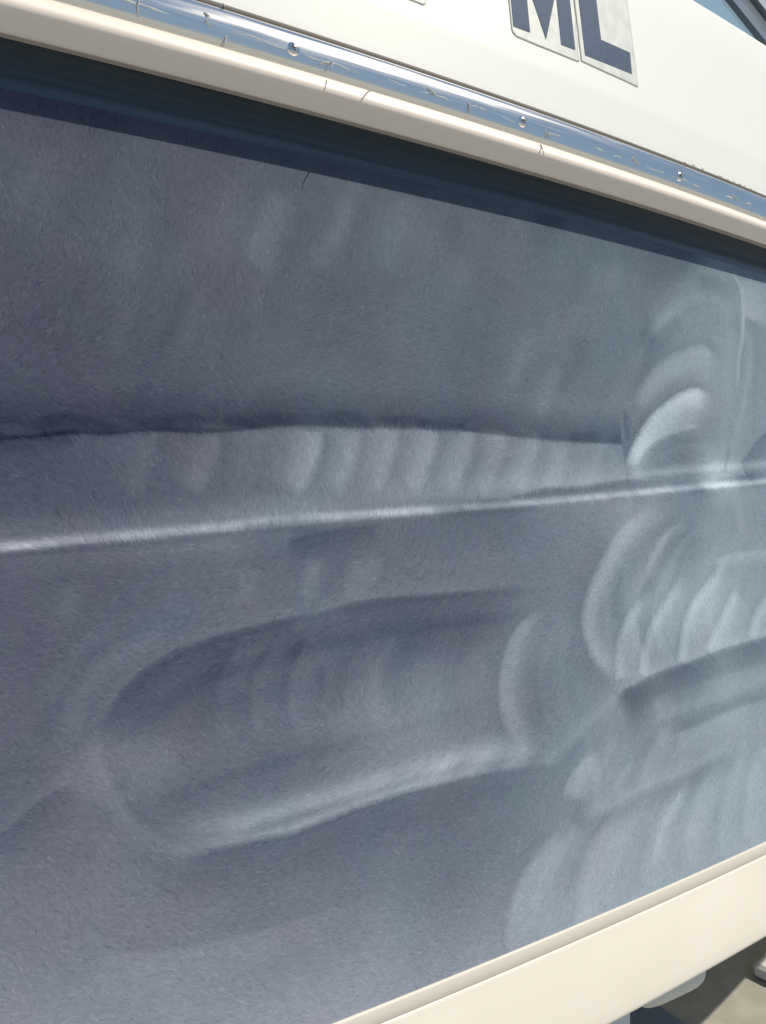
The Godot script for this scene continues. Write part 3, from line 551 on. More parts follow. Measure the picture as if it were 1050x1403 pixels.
	ridge([Vector2(315, 373), Vector2(303, 385), Vector2(293, 397), Vector2(290, 412), Vector2(291, 428), Vector2(297, 443)], 6.44193, 8.6, 2.1, true, true)
	ridge([Vector2(327, 375), Vector2(320, 382), Vector2(313, 389), Vector2(307, 397), Vector2(304, 405), Vector2(303, 415)], 2.4562, 1.2, 4.6, true, true)
	ridge([Vector2(343, 373), Vector2(331, 385), Vector2(320, 398), Vector2(316, 414), Vector2(318, 430), Vector2(324, 446)], 0.844563, 2.0, 7.9, true, true)
	ridge([Vector2(355, 373), Vector2(342, 385), Vector2(331, 398), Vector2(328, 414), Vector2(329, 431), Vector2(335, 447)], 2.76474, 2.6, 10.5, true, true)
	ridge([Vector2(365, 373), Vector2(351, 385), Vector2(340, 398), Vector2(337, 415), Vector2(338, 431), Vector2(344, 448)], 0.871636, 8.9, 2.2, true, true)
	ridge([Vector2(373, 377), Vector2(362, 389), Vector2(352, 401), Vector2(349, 416), Vector2(350, 431), Vector2(356, 446)], 4.306, 4.8, 1.2, true, true)
	ridge([Vector2(376, 381), Vector2(369, 388), Vector2(363, 395), Vector2(358, 403), Vector2(357, 412), Vector2(356, 420)], -3.74821, 7.7, 1.9, true, true)
	ridge([Vector2(378, 388), Vector2(369, 398), Vector2(366, 410), Vector2(365, 423), Vector2(367, 435), Vector2(371, 448)], 1.08133, 5.2, 1.3, true, true)
	ridge([Vector2(413, 372), Vector2(398, 386), Vector2(385, 400), Vector2(382, 417), Vector2(383, 435), Vector2(390, 452)], -5.94498, 2.8, 11.2, true, true)
	ridge([Vector2(420, 372), Vector2(405, 386), Vector2(392, 400), Vector2(389, 417), Vector2(390, 435), Vector2(397, 453)], -3.57575, 5.3, 1.3, true, true)
	ridge([Vector2(439, 372), Vector2(424, 386), Vector2(410, 401), Vector2(406, 418), Vector2(408, 437), Vector2(415, 455)], -1.9355, 2.8, 11.0, true, true)
	ridge([Vector2(452, 372), Vector2(436, 386), Vector2(422, 401), Vector2(418, 419), Vector2(419, 438), Vector2(426, 456)], -4.36581, 3.2, 12.9, true, true)
	ridge([Vector2(463, 372), Vector2(447, 386), Vector2(432, 401), Vector2(428, 420), Vector2(430, 438), Vector2(437, 457)], -3.17805, 3.3, 13.0, true, true)
	ridge([Vector2(270, 321), Vector2(267, 328), Vector2(264, 335), Vector2(262, 342), Vector2(260, 349), Vector2(258, 356)], -1.91418, 1.1, 4.4, true, true)
	ridge([Vector2(282, 321), Vector2(279, 328), Vector2(276, 335), Vector2(273, 342), Vector2(271, 349), Vector2(269, 356)], -0.115432, 2.1, 8.3, true, true)
	ridge([Vector2(295, 320), Vector2(292, 327), Vector2(289, 334), Vector2(286, 341), Vector2(284, 348), Vector2(281, 355)], 0.053277, 5.1, 1.3, true, true)
	ridge([Vector2(311, 320), Vector2(308, 327), Vector2(305, 334), Vector2(302, 341), Vector2(299, 348), Vector2(296, 355)], 4.7065, 7.7, 1.9, true, true)
	ridge([Vector2(323, 320), Vector2(320, 327), Vector2(317, 334), Vector2(314, 341), Vector2(310, 347), Vector2(307, 354)], -0.291086, 7.4, 1.8, true, true)
	ridge([Vector2(337, 320), Vector2(333, 327), Vector2(330, 333), Vector2(326, 340), Vector2(323, 347), Vector2(320, 354)], -2.16742, 2.0, 7.9, true, true)
	ridge([Vector2(349, 319), Vector2(345, 326), Vector2(341, 333), Vector2(338, 340), Vector2(334, 347), Vector2(331, 353)], 2.03111, 10.9, 2.7, true, true)
	ridge([Vector2(365, 324), Vector2(363, 329), Vector2(360, 333), Vector2(357, 338), Vector2(355, 342), Vector2(352, 347)], 6.52149, 2.7, 10.8, true, true)
	ridge([Vector2(381, 319), Vector2(377, 326), Vector2(373, 332), Vector2(369, 339), Vector2(365, 346), Vector2(361, 352)], 2.92322, 2.9, 11.8, true, true)
	ridge([Vector2(510, 373), Vector2(489, 384), Vector2(476, 399), Vector2(467, 415), Vector2(462, 433), Vector2(465, 451)], 4.36739, 2.7, 11.0, true, true)
	ridge([Vector2(521, 372), Vector2(494, 387), Vector2(479, 408), Vector2(473, 431), Vector2(476, 455), Vector2(498, 475)], 6.71725, 1.3, 5.3, true, true)
	ridge([Vector2(526, 374), Vector2(501, 389), Vector2(488, 410), Vector2(482, 432), Vector2(485, 455), Vector2(505, 475)], -3.55883, 11.1, 2.8, true, true)
	ridge([Vector2(534, 376), Vector2(513, 392), Vector2(501, 412), Vector2(497, 433), Vector2(500, 454), Vector2(516, 474)], -2.84604, 1.8, 7.2, true, true)
	ridge([Vector2(538, 378), Vector2(519, 393), Vector2(509, 413), Vector2(505, 433), Vector2(508, 454), Vector2(522, 474)], 3.74701, 1.8, 7.3, true, true)
	ridge([Vector2(534, 387), Vector2(525, 398), Vector2(520, 410), Vector2(517, 422), Vector2(516, 434), Vector2(517, 446)], -1.57959, 9.6, 2.4, true, true)
	ridge([Vector2(549, 381), Vector2(534, 397), Vector2(527, 416), Vector2(526, 435), Vector2(528, 454), Vector2(536, 473)], 7.06325, 3.0, 12.1, true, true)
	ridge([Vector2(515, 544), Vector2(498, 552), Vector2(482, 561), Vector2(469, 572), Vector2(460, 585), Vector2(451, 598)], 9.0699, 14.4, 3.6, true, true)
	ridge([Vector2(535, 543), Vector2(518, 552), Vector2(501, 561), Vector2(489, 572), Vector2(480, 585), Vector2(471, 598)], 5.53043, 8.2, 2.1, true, true)
	ridge([Vector2(524, 561), Vector2(518, 566), Vector2(512, 571), Vector2(508, 577), Vector2(504, 583), Vector2(500, 589)], -4.2597, 11.7, 2.9, true, true)
	ridge([Vector2(570, 541), Vector2(553, 550), Vector2(537, 560), Vector2(524, 572), Vector2(515, 585), Vector2(507, 598)], -4.48372, 5.4, 1.3, true, true)
	ridge([Vector2(586, 540), Vector2(569, 550), Vector2(553, 560), Vector2(540, 572), Vector2(531, 585), Vector2(523, 598)], -1.7594, 3.0, 11.8, true, true)
	ridge([Vector2(609, 539), Vector2(592, 549), Vector2(576, 559), Vector2(563, 571), Vector2(554, 585), Vector2(546, 598)], 1.45016, 10.1, 2.5, true, true)
	ridge([Vector2(626, 538), Vector2(609, 549), Vector2(593, 559), Vector2(580, 571), Vector2(571, 585), Vector2(563, 598)], 4.64734, 2.0, 8.1, true, true)
	ridge([Vector2(647, 537), Vector2(630, 548), Vector2(615, 559), Vector2(602, 571), Vector2(593, 585), Vector2(585, 598)], 0.59112, 1.6, 6.6, true, true)
	ridge([Vector2(673, 536), Vector2(657, 547), Vector2(641, 559), Vector2(628, 571), Vector2(619, 585), Vector2(612, 598)], 9.65187, 7.2, 1.8, true, true)
	ridge([Vector2(698, 535), Vector2(682, 547), Vector2(667, 558), Vector2(654, 571), Vector2(645, 585), Vector2(637, 599)], -4.03254, 1.7, 6.6, true, true)
	ridge([Vector2(722, 534), Vector2(706, 546), Vector2(691, 558), Vector2(678, 571), Vector2(669, 585), Vector2(662, 599)], -2.57541, 10.5, 2.6, true, true)
	ridge([Vector2(736, 533), Vector2(720, 546), Vector2(705, 558), Vector2(692, 571), Vector2(683, 585), Vector2(676, 599)], 4.64588, 4.8, 19.1, true, true)
	ridge([Vector2(733, 550), Vector2(725, 557), Vector2(718, 563), Vector2(712, 570), Vector2(707, 577), Vector2(702, 585)], -4.84861, 7.4, 1.9, true, true)
	ridge([Vector2(786, 532), Vector2(771, 545), Vector2(756, 558), Vector2(744, 571), Vector2(735, 585), Vector2(728, 600)], 1.47059, 10.8, 2.7, true, true)
	ridge([Vector2(596, 455), Vector2(635, 449), Vector2(678, 445), Vector2(725, 441), Vector2(777, 439), Vector2(834, 437)], 1.04523, 10.5, 2.6, true, true)
	ridge([Vector2(599, 460), Vector2(637, 454), Vector2(680, 450), Vector2(726, 447), Vector2(777, 445), Vector2(833, 443)], 1.11689, 9.8, 2.5, true, true)
	ridge([Vector2(604, 467), Vector2(642, 463), Vector2(683, 460), Vector2(728, 458), Vector2(777, 456), Vector2(831, 454)], 6.15911, 1.7, 6.7, true, true)
	ridge([Vector2(652, 469), Vector2(671, 468), Vector2(690, 467), Vector2(709, 466), Vector2(729, 465), Vector2(750, 464)], -4.92946, 12.5, 3.1, true, true)
	ridge([Vector2(611, 480), Vector2(648, 478), Vector2(688, 476), Vector2(731, 475), Vector2(777, 473), Vector2(827, 471)], 6.11158, 12.0, 3.0, true, true)
	ridge([Vector2(616, 487), Vector2(652, 486), Vector2(691, 486), Vector2(732, 485), Vector2(777, 483), Vector2(825, 481)], -1.16422, 11.9, 3.0, true, true)
	ridge([Vector2(556, 486), Vector2(548, 493), Vector2(540, 500), Vector2(534, 508), Vector2(531, 517), Vector2(528, 526)], 9.23324, 8.7, 2.2, true, true)
	ridge([Vector2(570, 486), Vector2(562, 494), Vector2(553, 501), Vector2(547, 509), Vector2(543, 518), Vector2(539, 527)], -0.898769, 3.0, 12.1, true, true)
	ridge([Vector2(587, 487), Vector2(577, 494), Vector2(568, 501), Vector2(561, 509), Vector2(556, 518), Vector2(551, 527)], 6.68689, 1.7, 6.6, true, true)
	ridge([Vector2(579, 504), Vector2(574, 508), Vector2(571, 512), Vector2(568, 517), Vector2(565, 522), Vector2(562, 526)], 1.28104, 1.8, 7.3, true, true)
	ridge([Vector2(617, 487), Vector2(606, 495), Vector2(596, 502), Vector2(587, 510), Vector2(580, 519), Vector2(573, 528)], -0.15107, 6.6, 1.7, true, true)
	ridge([Vector2(636, 488), Vector2(624, 495), Vector2(612, 503), Vector2(602, 511), Vector2(594, 520), Vector2(586, 529)], -6.41069, 10.3, 2.6, true, true)
	ridge([Vector2(658, 489), Vector2(644, 496), Vector2(631, 504), Vector2(620, 512), Vector2(611, 521), Vector2(601, 530)], 7.16257, 13.1, 3.3, true, true)
	ridge([Vector2(674, 489), Vector2(660, 497), Vector2(646, 504), Vector2(634, 513), Vector2(623, 521), Vector2(613, 530)], -3.08307, 7.9, 2.0, true, true)
	ridge([Vector2(694, 490), Vector2(678, 497), Vector2(663, 505), Vector2(650, 513), Vector2(638, 522), Vector2(626, 531)], -3.90666, 2.4, 9.7, true, true)
	ridge([Vector2(201, 246), Vector2(202, 254), Vector2(203, 263), Vector2(199, 270), Vector2(196, 278), Vector2(193, 285)], 1.88263, 4.8, 1.2, true, true)
	ridge([Vector2(210, 246), Vector2(211, 254), Vector2(212, 262), Vector2(208, 270), Vector2(205, 278), Vector2(202, 285)], 0.914074, 5.8, 1.5, true, true)
	ridge([Vector2(219, 246), Vector2(220, 254), Vector2(220, 262), Vector2(217, 270), Vector2(214, 277), Vector2(210, 285)], 0.424715, 0.6, 2.3, true, true)
	ridge([Vector2(228, 260), Vector2(228, 263), Vector2(226, 267), Vector2(225, 270), Vector2(223, 274), Vector2(221, 277)], 0.707639, 4.3, 1.1, true, true)
	ridge([Vector2(235, 246), Vector2(236, 254), Vector2(236, 262), Vector2(233, 270), Vector2(229, 277), Vector2(226, 284)], 3.73243, 0.7, 2.7, true, true)
	ridge([Vector2(241, 246), Vector2(242, 254), Vector2(243, 262), Vector2(239, 269), Vector2(236, 277), Vector2(232, 284)], 2.14907, 1.1, 4.4, true, true)
	ridge([Vector2(251, 246), Vector2(252, 254), Vector2(252, 262), Vector2(249, 269), Vector2(245, 276), Vector2(241, 284)], 2.30025, 1.3, 5.2, true, true)
	ridge([Vector2(259, 246), Vector2(260, 254), Vector2(261, 261), Vector2(257, 269), Vector2(253, 276), Vector2(250, 283)], -1.48783, 5.2, 1.3, true, true)
	ridge([Vector2(263, 246), Vector2(265, 253), Vector2(265, 261), Vector2(261, 269), Vector2(258, 276), Vector2(254, 283)], 1.9024, 3.2, 0.8, true, true)
	ridge([Vector2(273, 245), Vector2(274, 253), Vector2(274, 261), Vector2(270, 269), Vector2(267, 276), Vector2(263, 283)], -3.42959, 1.2, 5.0, true, true)
	ridge([Vector2(280, 245), Vector2(281, 253), Vector2(282, 261), Vector2(278, 268), Vector2(274, 276), Vector2(270, 283)], -0.840382, 0.8, 3.3, true, true)
	ridge([Vector2(292, 245), Vector2(293, 253), Vector2(294, 261), Vector2(290, 268), Vector2(286, 275), Vector2(282, 282)], -2.89217, 4.2, 1.1, true, true)
	ridge([Vector2(303, 245), Vector2(304, 253), Vector2(305, 261), Vector2(301, 268), Vector2(297, 275), Vector2(293, 282)], 1.59588, 0.7, 2.9, true, true)
	ridge([Vector2(313, 245), Vector2(314, 253), Vector2(315, 260), Vector2(311, 268), Vector2(306, 275), Vector2(302, 282)], 3.17839, 5.7, 1.4, true, true)
	ridge([Vector2(318, 245), Vector2(319, 253), Vector2(320, 260), Vector2(316, 267), Vector2(311, 274), Vector2(307, 281)], -0.20452, 1.8, 7.1, true, true)
	ridge([Vector2(328, 245), Vector2(329, 252), Vector2(330, 260), Vector2(326, 267), Vector2(321, 274), Vector2(317, 281)], 0.409938, 1.1, 4.2, true, true)
	ridge([Vector2(340, 244), Vector2(341, 252), Vector2(342, 260), Vector2(337, 267), Vector2(333, 274), Vector2(328, 281)], 2.55088, 5.3, 1.3, true, true)
	ridge([Vector2(347, 244), Vector2(348, 252), Vector2(349, 260), Vector2(345, 267), Vector2(340, 274), Vector2(335, 280)], -1.1285, 5.0, 1.2, true, true)
	ridge([Vector2(361, 244), Vector2(362, 252), Vector2(363, 259), Vector2(358, 266), Vector2(353, 273), Vector2(348, 280)], 2.02402, 1.3, 5.4, true, true)
	ridge([Vector2(369, 244), Vector2(370, 252), Vector2(371, 259), Vector2(366, 266), Vector2(361, 273), Vector2(356, 280)], -1.25242, 2.0, 8.2, true, true)
	ridge([Vector2(383, 252), Vector2(384, 257), Vector2(381, 263), Vector2(377, 268), Vector2(373, 273), Vector2(370, 278)], -1.91163, 1.7, 6.7, true, true)
	ridge([Vector2(397, 255), Vector2(396, 260), Vector2(393, 264), Vector2(390, 268), Vector2(387, 272), Vector2(384, 275)], -1.38452, 1.6, 6.5, true, true)
	ridge([Vector2(401, 244), Vector2(402, 251), Vector2(403, 259), Vector2(398, 265), Vector2(392, 272), Vector2(387, 278)], 3.99878, 6.1, 1.5, true, true)
	ridge([Vector2(418, 248), Vector2(419, 254), Vector2(418, 260), Vector2(414, 265), Vector2(409, 271), Vector2(405, 276)], 0.919413, 5.9, 1.5, true, true)
	ridge([Vector2(427, 243), Vector2(429, 251), Vector2(430, 258), Vector2(424, 265), Vector2(419, 271), Vector2(413, 278)], 2.48252, 7.8, 2.0, true, true)
	ridge([Vector2(439, 243), Vector2(441, 250), Vector2(442, 258), Vector2(436, 265), Vector2(430, 271), Vector2(424, 277)], 0.71386, 5.3, 1.3, true, true)
	ridge([Vector2(450, 243), Vector2(451, 247), Vector2(452, 252), Vector2(452, 256), Vector2(451, 260), Vector2(447, 264)], -0.362037, 1.5, 6.1, true, true)
	ridge([Vector2(460, 249), Vector2(461, 255), Vector2(459, 260), Vector2(455, 265), Vector2(450, 270), Vector2(446, 274)], -1.67263, 1.7, 6.7, true, true)
	ridge([Vector2(475, 242), Vector2(477, 250), Vector2(478, 257), Vector2(472, 264), Vector2(465, 270), Vector2(459, 276)], -2.25673, 6.3, 1.6, true, true)
	ridge([Vector2(489, 242), Vector2(491, 250), Vector2(492, 257), Vector2(486, 263), Vector2(479, 269), Vector2(473, 275)], 3.62637, 9.6, 2.4, true, true)
	ridge([Vector2(504, 242), Vector2(505, 249), Vector2(506, 257), Vector2(500, 263), Vector2(493, 269), Vector2(487, 275)], 2.16669, 2.3, 9.4, true, true)
	ridge([Vector2(512, 242), Vector2(514, 249), Vector2(515, 257), Vector2(508, 263), Vector2(502, 269), Vector2(495, 275)], 1.24852, 7.3, 1.8, true, true)
	ridge([Vector2(530, 242), Vector2(532, 249), Vector2(533, 256), Vector2(526, 262), Vector2(519, 268), Vector2(512, 274)], 1.27029, 1.0, 4.1, true, true)
	ridge([Vector2(540, 241), Vector2(542, 249), Vector2(543, 256), Vector2(536, 262), Vector2(529, 268), Vector2(522, 274)], 3.00792, 6.9, 1.7, true, true)
	ridge([Vector2(561, 258), Vector2(557, 261), Vector2(554, 263), Vector2(551, 266), Vector2(547, 269), Vector2(544, 271)], 5.01848, 1.4, 5.7, true, true)
	ridge([Vector2(579, 241), Vector2(581, 248), Vector2(582, 255), Vector2(575, 261), Vector2(567, 267), Vector2(559, 272)], -2.84272, 2.7, 10.7, true, true)
	ridge([Vector2(588, 241), Vector2(590, 248), Vector2(592, 255), Vector2(584, 261), Vector2(576, 267), Vector2(568, 272)], -1.23311, 1.1, 4.3, true, true)
	ridge([Vector2(608, 240), Vector2(610, 247), Vector2(611, 255), Vector2(603, 260), Vector2(595, 266), Vector2(587, 271)], 3.55311, 9.8, 2.5, true, true)
	ridge([Vector2(125, 312), Vector2(133, 310), Vector2(143, 310)], 19.6036, 1.5, 1.5, true, true)
	ridge([Vector2(136, 311), Vector2(145, 310), Vector2(155, 311)], 5.69503, 1.6, 1.6, true, true)
	ridge([Vector2(152, 310), Vector2(162, 308), Vector2(172, 308)], -7.56619, 1.6, 1.6, true, true)
	ridge([Vector2(167, 309), Vector2(177, 307), Vector2(187, 309)], -6.89481, 1.6, 1.6, true, true)
	ridge([Vector2(189, 307), Vector2(199, 306), Vector2(210, 307)], 4.30062, 1.7, 1.7, true, true)
	ridge([Vector2(200, 307), Vector2(210, 306), Vector2(222, 305)], -1.85679, 1.7, 1.7, true, true)
	ridge([Vector2(215, 306), Vector2(226, 304), Vector2(238, 305)], -6.27661, 1.8, 1.8, true, true)
	ridge([Vector2(238, 304), Vector2(249, 302), Vector2(262, 302)], -2.82005, 1.9, 1.9, true, true)
	ridge([Vector2(261, 302), Vector2(272, 302), Vector2(286, 301)], -12.8311, 1.9, 1.9, true, true)
	ridge([Vector2(279, 301), Vector2(292, 299), Vector2(305, 299)], -16.6244, 2.0, 2.0, true, true)
	ridge([Vector2(294, 298), Vector2(307, 298), Vector2(321, 300)], -8.78567, 2.0, 2.0, true, true)
	ridge([Vector2(326, 297), Vector2(339, 297), Vector2(354, 297)], 2.23201, 2.1, 2.1, true, true)
	ridge([Vector2(332, 297), Vector2(346, 297), Vector2(361, 299)], -11.7392, 2.2, 2.2, true, true)
	ridge([Vector2(362, 296), Vector2(376, 296), Vector2(392, 295)], 10.8823, 2.3, 2.3, true, true)
	ridge([Vector2(382, 296), Vector2(398, 296), Vector2(415, 295)], 2.81258, 2.3, 2.3, true, true)
	ridge([Vector2(408, 294), Vector2(424, 293), Vector2(442, 294)], -20.0136, 2.4, 2.4, true, true)
	ridge([Vector2(452, 293), Vector2(469, 290), Vector2(489, 290)], -10.8492, 2.6, 2.6, true, true)
	ridge([Vector2(460, 291), Vector2(478, 290), Vector2(498, 292)], 1.03695, 2.6, 2.6, true, true)
	ridge([Vector2(512, 287), Vector2(531, 289), Vector2(553, 287)], -9.48026, 2.8, 2.8, true, true)
	ridge([Vector2(533, 286), Vector2(553, 287), Vector2(576, 285)], -2.22247, 2.9, 2.9, true, true)
	ridge([Vector2(567, 285), Vector2(588, 284), Vector2(613, 283)], -2.65323, 3.0, 3.0, true, true)
	ridge([Vector2(593, 285), Vector2(615, 284), Vector2(641, 281)], -18.4263, 3.1, 3.1, true, true)
	ridge([Vector2(631, 281), Vector2(655, 279), Vector2(682, 282)], -3.35168, 3.3, 3.3, true, true)
	ridge([Vector2(686, 278), Vector2(713, 277), Vector2(743, 277)], -13.3254, 3.6, 3.6, true, true)
	ridge([Vector2(729, 274), Vector2(757, 274), Vector2(790, 276)], 12.8098, 3.8, 3.8, true, true)
	ridge([Vector2(794, 271), Vector2(827, 271), Vector2(863, 272)], -12.2853, 4.1, 4.1, true, true)
	ridge([Vector2(214, 240), Vector2(230, 238), Vector2(248, 240)], 1.88687, 1.4, 4.1, true, true)
	ridge([Vector2(170, 244), Vector2(185, 237), Vector2(201, 240)], 1.92111, 1.3, 3.8, true, true)
	ridge([Vector2(252, 234), Vector2(269, 236), Vector2(289, 238)], -1.90802, 1.5, 4.4, true, true)
	ridge([Vector2(125, 247), Vector2(138, 247), Vector2(153, 247)], 4.93461, 1.2, 3.5, true, true)
	ridge([Vector2(228, 238), Vector2(244, 241), Vector2(263, 238)], -3.76355, 1.4, 4.2, true, true)
	ridge([Vector2(370, 231), Vector2(392, 227), Vector2(418, 228)], -8.58799, 1.8, 5.3, true, true)
	ridge([Vector2(244, 236), Vector2(261, 233), Vector2(281, 238)], -3.32038, 1.4, 4.3, true, true)
	ridge([Vector2(238, 237), Vector2(255, 239), Vector2(274, 240)], 6.42563, 1.4, 4.3, true, true)
	ridge([Vector2(221, 237), Vector2(237, 240), Vector2(256, 239)], 4.64205, 1.4, 4.2, true, true)
	ridge([Vector2(184, 238), Vector2(199, 241), Vector2(216, 241)], 2.08328, 1.3, 3.9, true, true)
	ridge([Vector2(322, 232), Vector2(343, 226), Vector2(366, 230)], -8.51696, 1.6, 4.9, true, true)
	ridge([Vector2(492, 233), Vector2(519, 234), Vector2(552, 234)], -2.0623, 2.1, 6.3, true, true)
	ridge([Vector2(404, 233), Vector2(428, 227), Vector2(456, 226)], -1.61536, 1.9, 5.6, true, true)
	ridge([Vector2(228, 241), Vector2(244, 234), Vector2(263, 241)], 0.565266, 1.4, 4.2, true, true)
	ridge([Vector2(306, 234), Vector2(326, 232), Vector2(348, 234)], -3.08579, 1.6, 4.8, true, true)
	ridge([Vector2(280, 232), Vector2(298, 233), Vector2(320, 233)], -1.49867, 1.5, 4.6, true, true)
	ridge([Vector2(139, 242), Vector2(152, 247), Vector2(168, 243)], -4.54659, 1.2, 3.6, true, true)
	ridge([Vector2(147, 246), Vector2(161, 244), Vector2(177, 243)], 0.74958, 1.2, 3.7, true, true)
	ridge([Vector2(229, 242), Vector2(245, 236), Vector2(264, 242)], 1.82943, 1.4, 4.2, true, true)
	ridge([Vector2(507, 230), Vector2(536, 227), Vector2(569, 234)], -3.62044, 2.1, 6.4, true, true)
	ridge([Vector2(478, 237), Vector2(505, 231), Vector2(538, 230)], 0.17299, 2.1, 6.2, true, true)
	ridge([Vector2(184, 245), Vector2(198, 241), Vector2(216, 240)], 0.14651, 1.3, 3.9, true, true)
	ridge([Vector2(539, 231), Vector2(569, 231), Vector2(606, 228)], -4.10554, 2.2, 6.7, true, true)
	ridge([Vector2(540, 238), Vector2(571, 234), Vector2(608, 228)], -6.76218, 2.2, 6.7, true, true)
	ridge([Vector2(354, 232), Vector2(375, 227), Vector2(400, 232)], -4.62251, 1.7, 5.1, true, true)
	ridge([Vector2(213, 237), Vector2(228, 238), Vector2(247, 236)], -1.92479, 1.4, 4.1, true, true)
	ridge([Vector2(351, 229), Vector2(371, 231), Vector2(397, 227)], 0.653979, 1.7, 5.1, true, true)
	ridge([Vector2(400, 234), Vector2(424, 226), Vector2(451, 228)], -3.55779, 1.8, 5.5, true, true)
	ridge([Vector2(482, 232), Vector2(510, 224), Vector2(542, 228)], -0.648233, 2.1, 6.2, true, true)
	ridge([Vector2(316, 232), Vector2(336, 226), Vector2(359, 231)], -1.92807, 1.6, 4.9, true, true)
	ridge([Vector2(317, 229), Vector2(337, 231), Vector2(360, 228)], -0.307664, 1.6, 4.9, true, true)
	ridge([Vector2(301, 231), Vector2(320, 233), Vector2(342, 231)], 4.28384, 1.6, 4.7, true, true)
	ridge([Vector2(212, 238), Vector2(228, 240), Vector2(246, 242)], -3.82203, 1.4, 4.1, true, true)
	ridge([Vector2(177, 242), Vector2(192, 241), Vector2(209, 241)], -0.067523, 1.3, 3.9, true, true)
	ridge([Vector2(440, 226), Vector2(465, 226), Vector2(495, 230)], -2.06162, 2.0, 5.9, true, true)
	ridge([Vector2(401, 228), Vector2(424, 230), Vector2(451, 232)], -7.03791, 1.8, 5.5, true, true)
	ridge([Vector2(530, 233), Vector2(559, 234), Vector2(595, 232)], -1.45535, 2.2, 6.6, true, true)
	ridge([Vector2(267, 237), Vector2(285, 232), Vector2(305, 236)], -2.91173, 1.5, 4.5, true, true)
	ridge([Vector2(121, 244), Vector2(133, 244), Vector2(148, 245)], 8.75206, 1.2, 3.5, true, true)
	ridge([Vector2(147, 244), Vector2(161, 240), Vector2(177, 241)], 0.438842, 1.2, 3.7, true, true)
	ridge([Vector2(309, 98), Vector2(300, 119), Vector2(289, 141)], 1.01503, 4.7, 4.7, true, true)
	ridge([Vector2(655, 93), Vector2(630, 132), Vector2(602, 170)], 1.60478, 7.4, 7.4, true, true)
	ridge([Vector2(212, 119), Vector2(202, 147), Vector2(190, 173)], 3.51817, 4.0, 4.0, true, true)
	ridge([Vector2(559, 137), Vector2(533, 182), Vector2(503, 225)], -1.17471, 6.5, 6.5, true, true)
	ridge([Vector2(157, 79), Vector2(148, 107), Vector2(137, 134)], -0.166121, 3.7, 3.7, true, true)
	ridge([Vector2(421, 178), Vector2(403, 216), Vector2(381, 251)], -1.2245, 5.4, 5.4, true, true)
	ridge([Vector2(449, 134), Vector2(429, 174), Vector2(406, 212)], 0.56756, 5.6, 5.6, true, true)
	ridge([Vector2(176, 145), Vector2(171, 160), Vector2(164, 175)], -2.02519, 3.8, 3.8, true, true)
	ridge([Vector2(427, 170), Vector2(411, 202), Vector2(392, 234)], 0.569511, 5.4, 5.4, true, true)
	ridge([Vector2(296, 120), Vector2(285, 146), Vector2(273, 172)], 3.28753, 4.6, 4.6, true, true)
	ridge([Vector2(183, 90), Vector2(174, 115), Vector2(164, 140)], 1.60402, 3.9, 3.9, true, true)
	ridge([Vector2(647, 66), Vector2(619, 113), Vector2(587, 157)], 4.52871, 7.3, 7.3, true, true)
	ridge([Vector2(295, 165), Vector2(280, 200), Vector2(263, 234)], 0.930414, 4.5, 4.5, true, true)
	ridge([Vector2(345, 76), Vector2(338, 93), Vector2(329, 111)], -3.84358, 5.0, 5.0, true, true)
	ridge([Vector2(170, 181), Vector2(165, 195), Vector2(159, 209)], -1.16135, 3.7, 3.7, true, true)
	ridge([Vector2(209, 202), Vector2(201, 225), Vector2(190, 247)], -1.76029, 3.9, 3.9, true, true)
	ridge([Vector2(315, 81), Vector2(303, 110), Vector2(289, 138)], 2.49066, 4.7, 4.7, true, true)
	ridge([Vector2(188, 148), Vector2(179, 174), Vector2(168, 200)], 0.506661, 3.8, 3.8, true, true)
	ridge([Vector2(198, 103), Vector2(192, 121), Vector2(184, 140)], 1.25032, 4.0, 4.0, true, true)
	ridge([Vector2(463, 96), Vector2(448, 127), Vector2(430, 156)], 1.82389, 5.8, 5.8, true, true)
	ridge([Vector2(346, 72), Vector2(333, 103), Vector2(318, 133)], 0.659642, 5.0, 5.0, true, true)
	ridge([Vector2(717, 43), Vector2(693, 80), Vector2(665, 116)], -2.35104, 8.0, 8.0, true, true)
	ridge([Vector2(270, 132), Vector2(259, 160), Vector2(245, 188)], 0.770201, 4.4, 4.4, true, true)
	ridge([Vector2(555, 171), Vector2(540, 196), Vector2(523, 221)], 6.95436, 6.5, 6.5, true, true)
	ridge([Vector2(502, 118), Vector2(489, 143), Vector2(474, 167)], -0.546965, 6.1, 6.1, true, true)
	ridge([Vector2(160, 160), Vector2(154, 177), Vector2(147, 194)], -1.52333, 3.7, 3.7, true, true)
	ridge([Vector2(410, 95), Vector2(399, 119), Vector2(386, 142)], -2.7243, 5.4, 5.4, true, true)
	ridge([Vector2(618, 82), Vector2(604, 106), Vector2(588, 129)], 1.26983, 7.2, 7.2, true, true)
	ridge([Vector2(225, 112), Vector2(216, 135), Vector2(206, 158)], 0.175939, 4.1, 4.1, true, true)
	ridge([Vector2(235, 147), Vector2(227, 171), Vector2(216, 194)], -4.89078, 4.1, 4.1, true, true)
	ridge([Vector2(575, 118), Vector2(552, 158), Vector2(525, 196)], 0.355167, 6.6, 6.6, true, true)
	ridge([Vector2(607, 158), Vector2(589, 188), Vector2(567, 217)], -0.0723892, 6.9, 6.9, true, true)
	ridge([Vector2(608, 138), Vector2(590, 168), Vector2(569, 197)], -0.66409, 7.0, 7.0, true, true)
	ridge([Vector2(527, 127), Vector2(505, 168), Vector2(479, 208)], -0.339189, 6.2, 6.2, true, true)
	ridge([Vector2(154, 72), Vector2(145, 102), Vector2(133, 130)], 0.723545, 3.7, 3.7, true, true)
	ridge([Vector2(209, 123), Vector2(200, 148), Vector2(190, 172)], 0.108662, 4.0, 4.0, true, true)
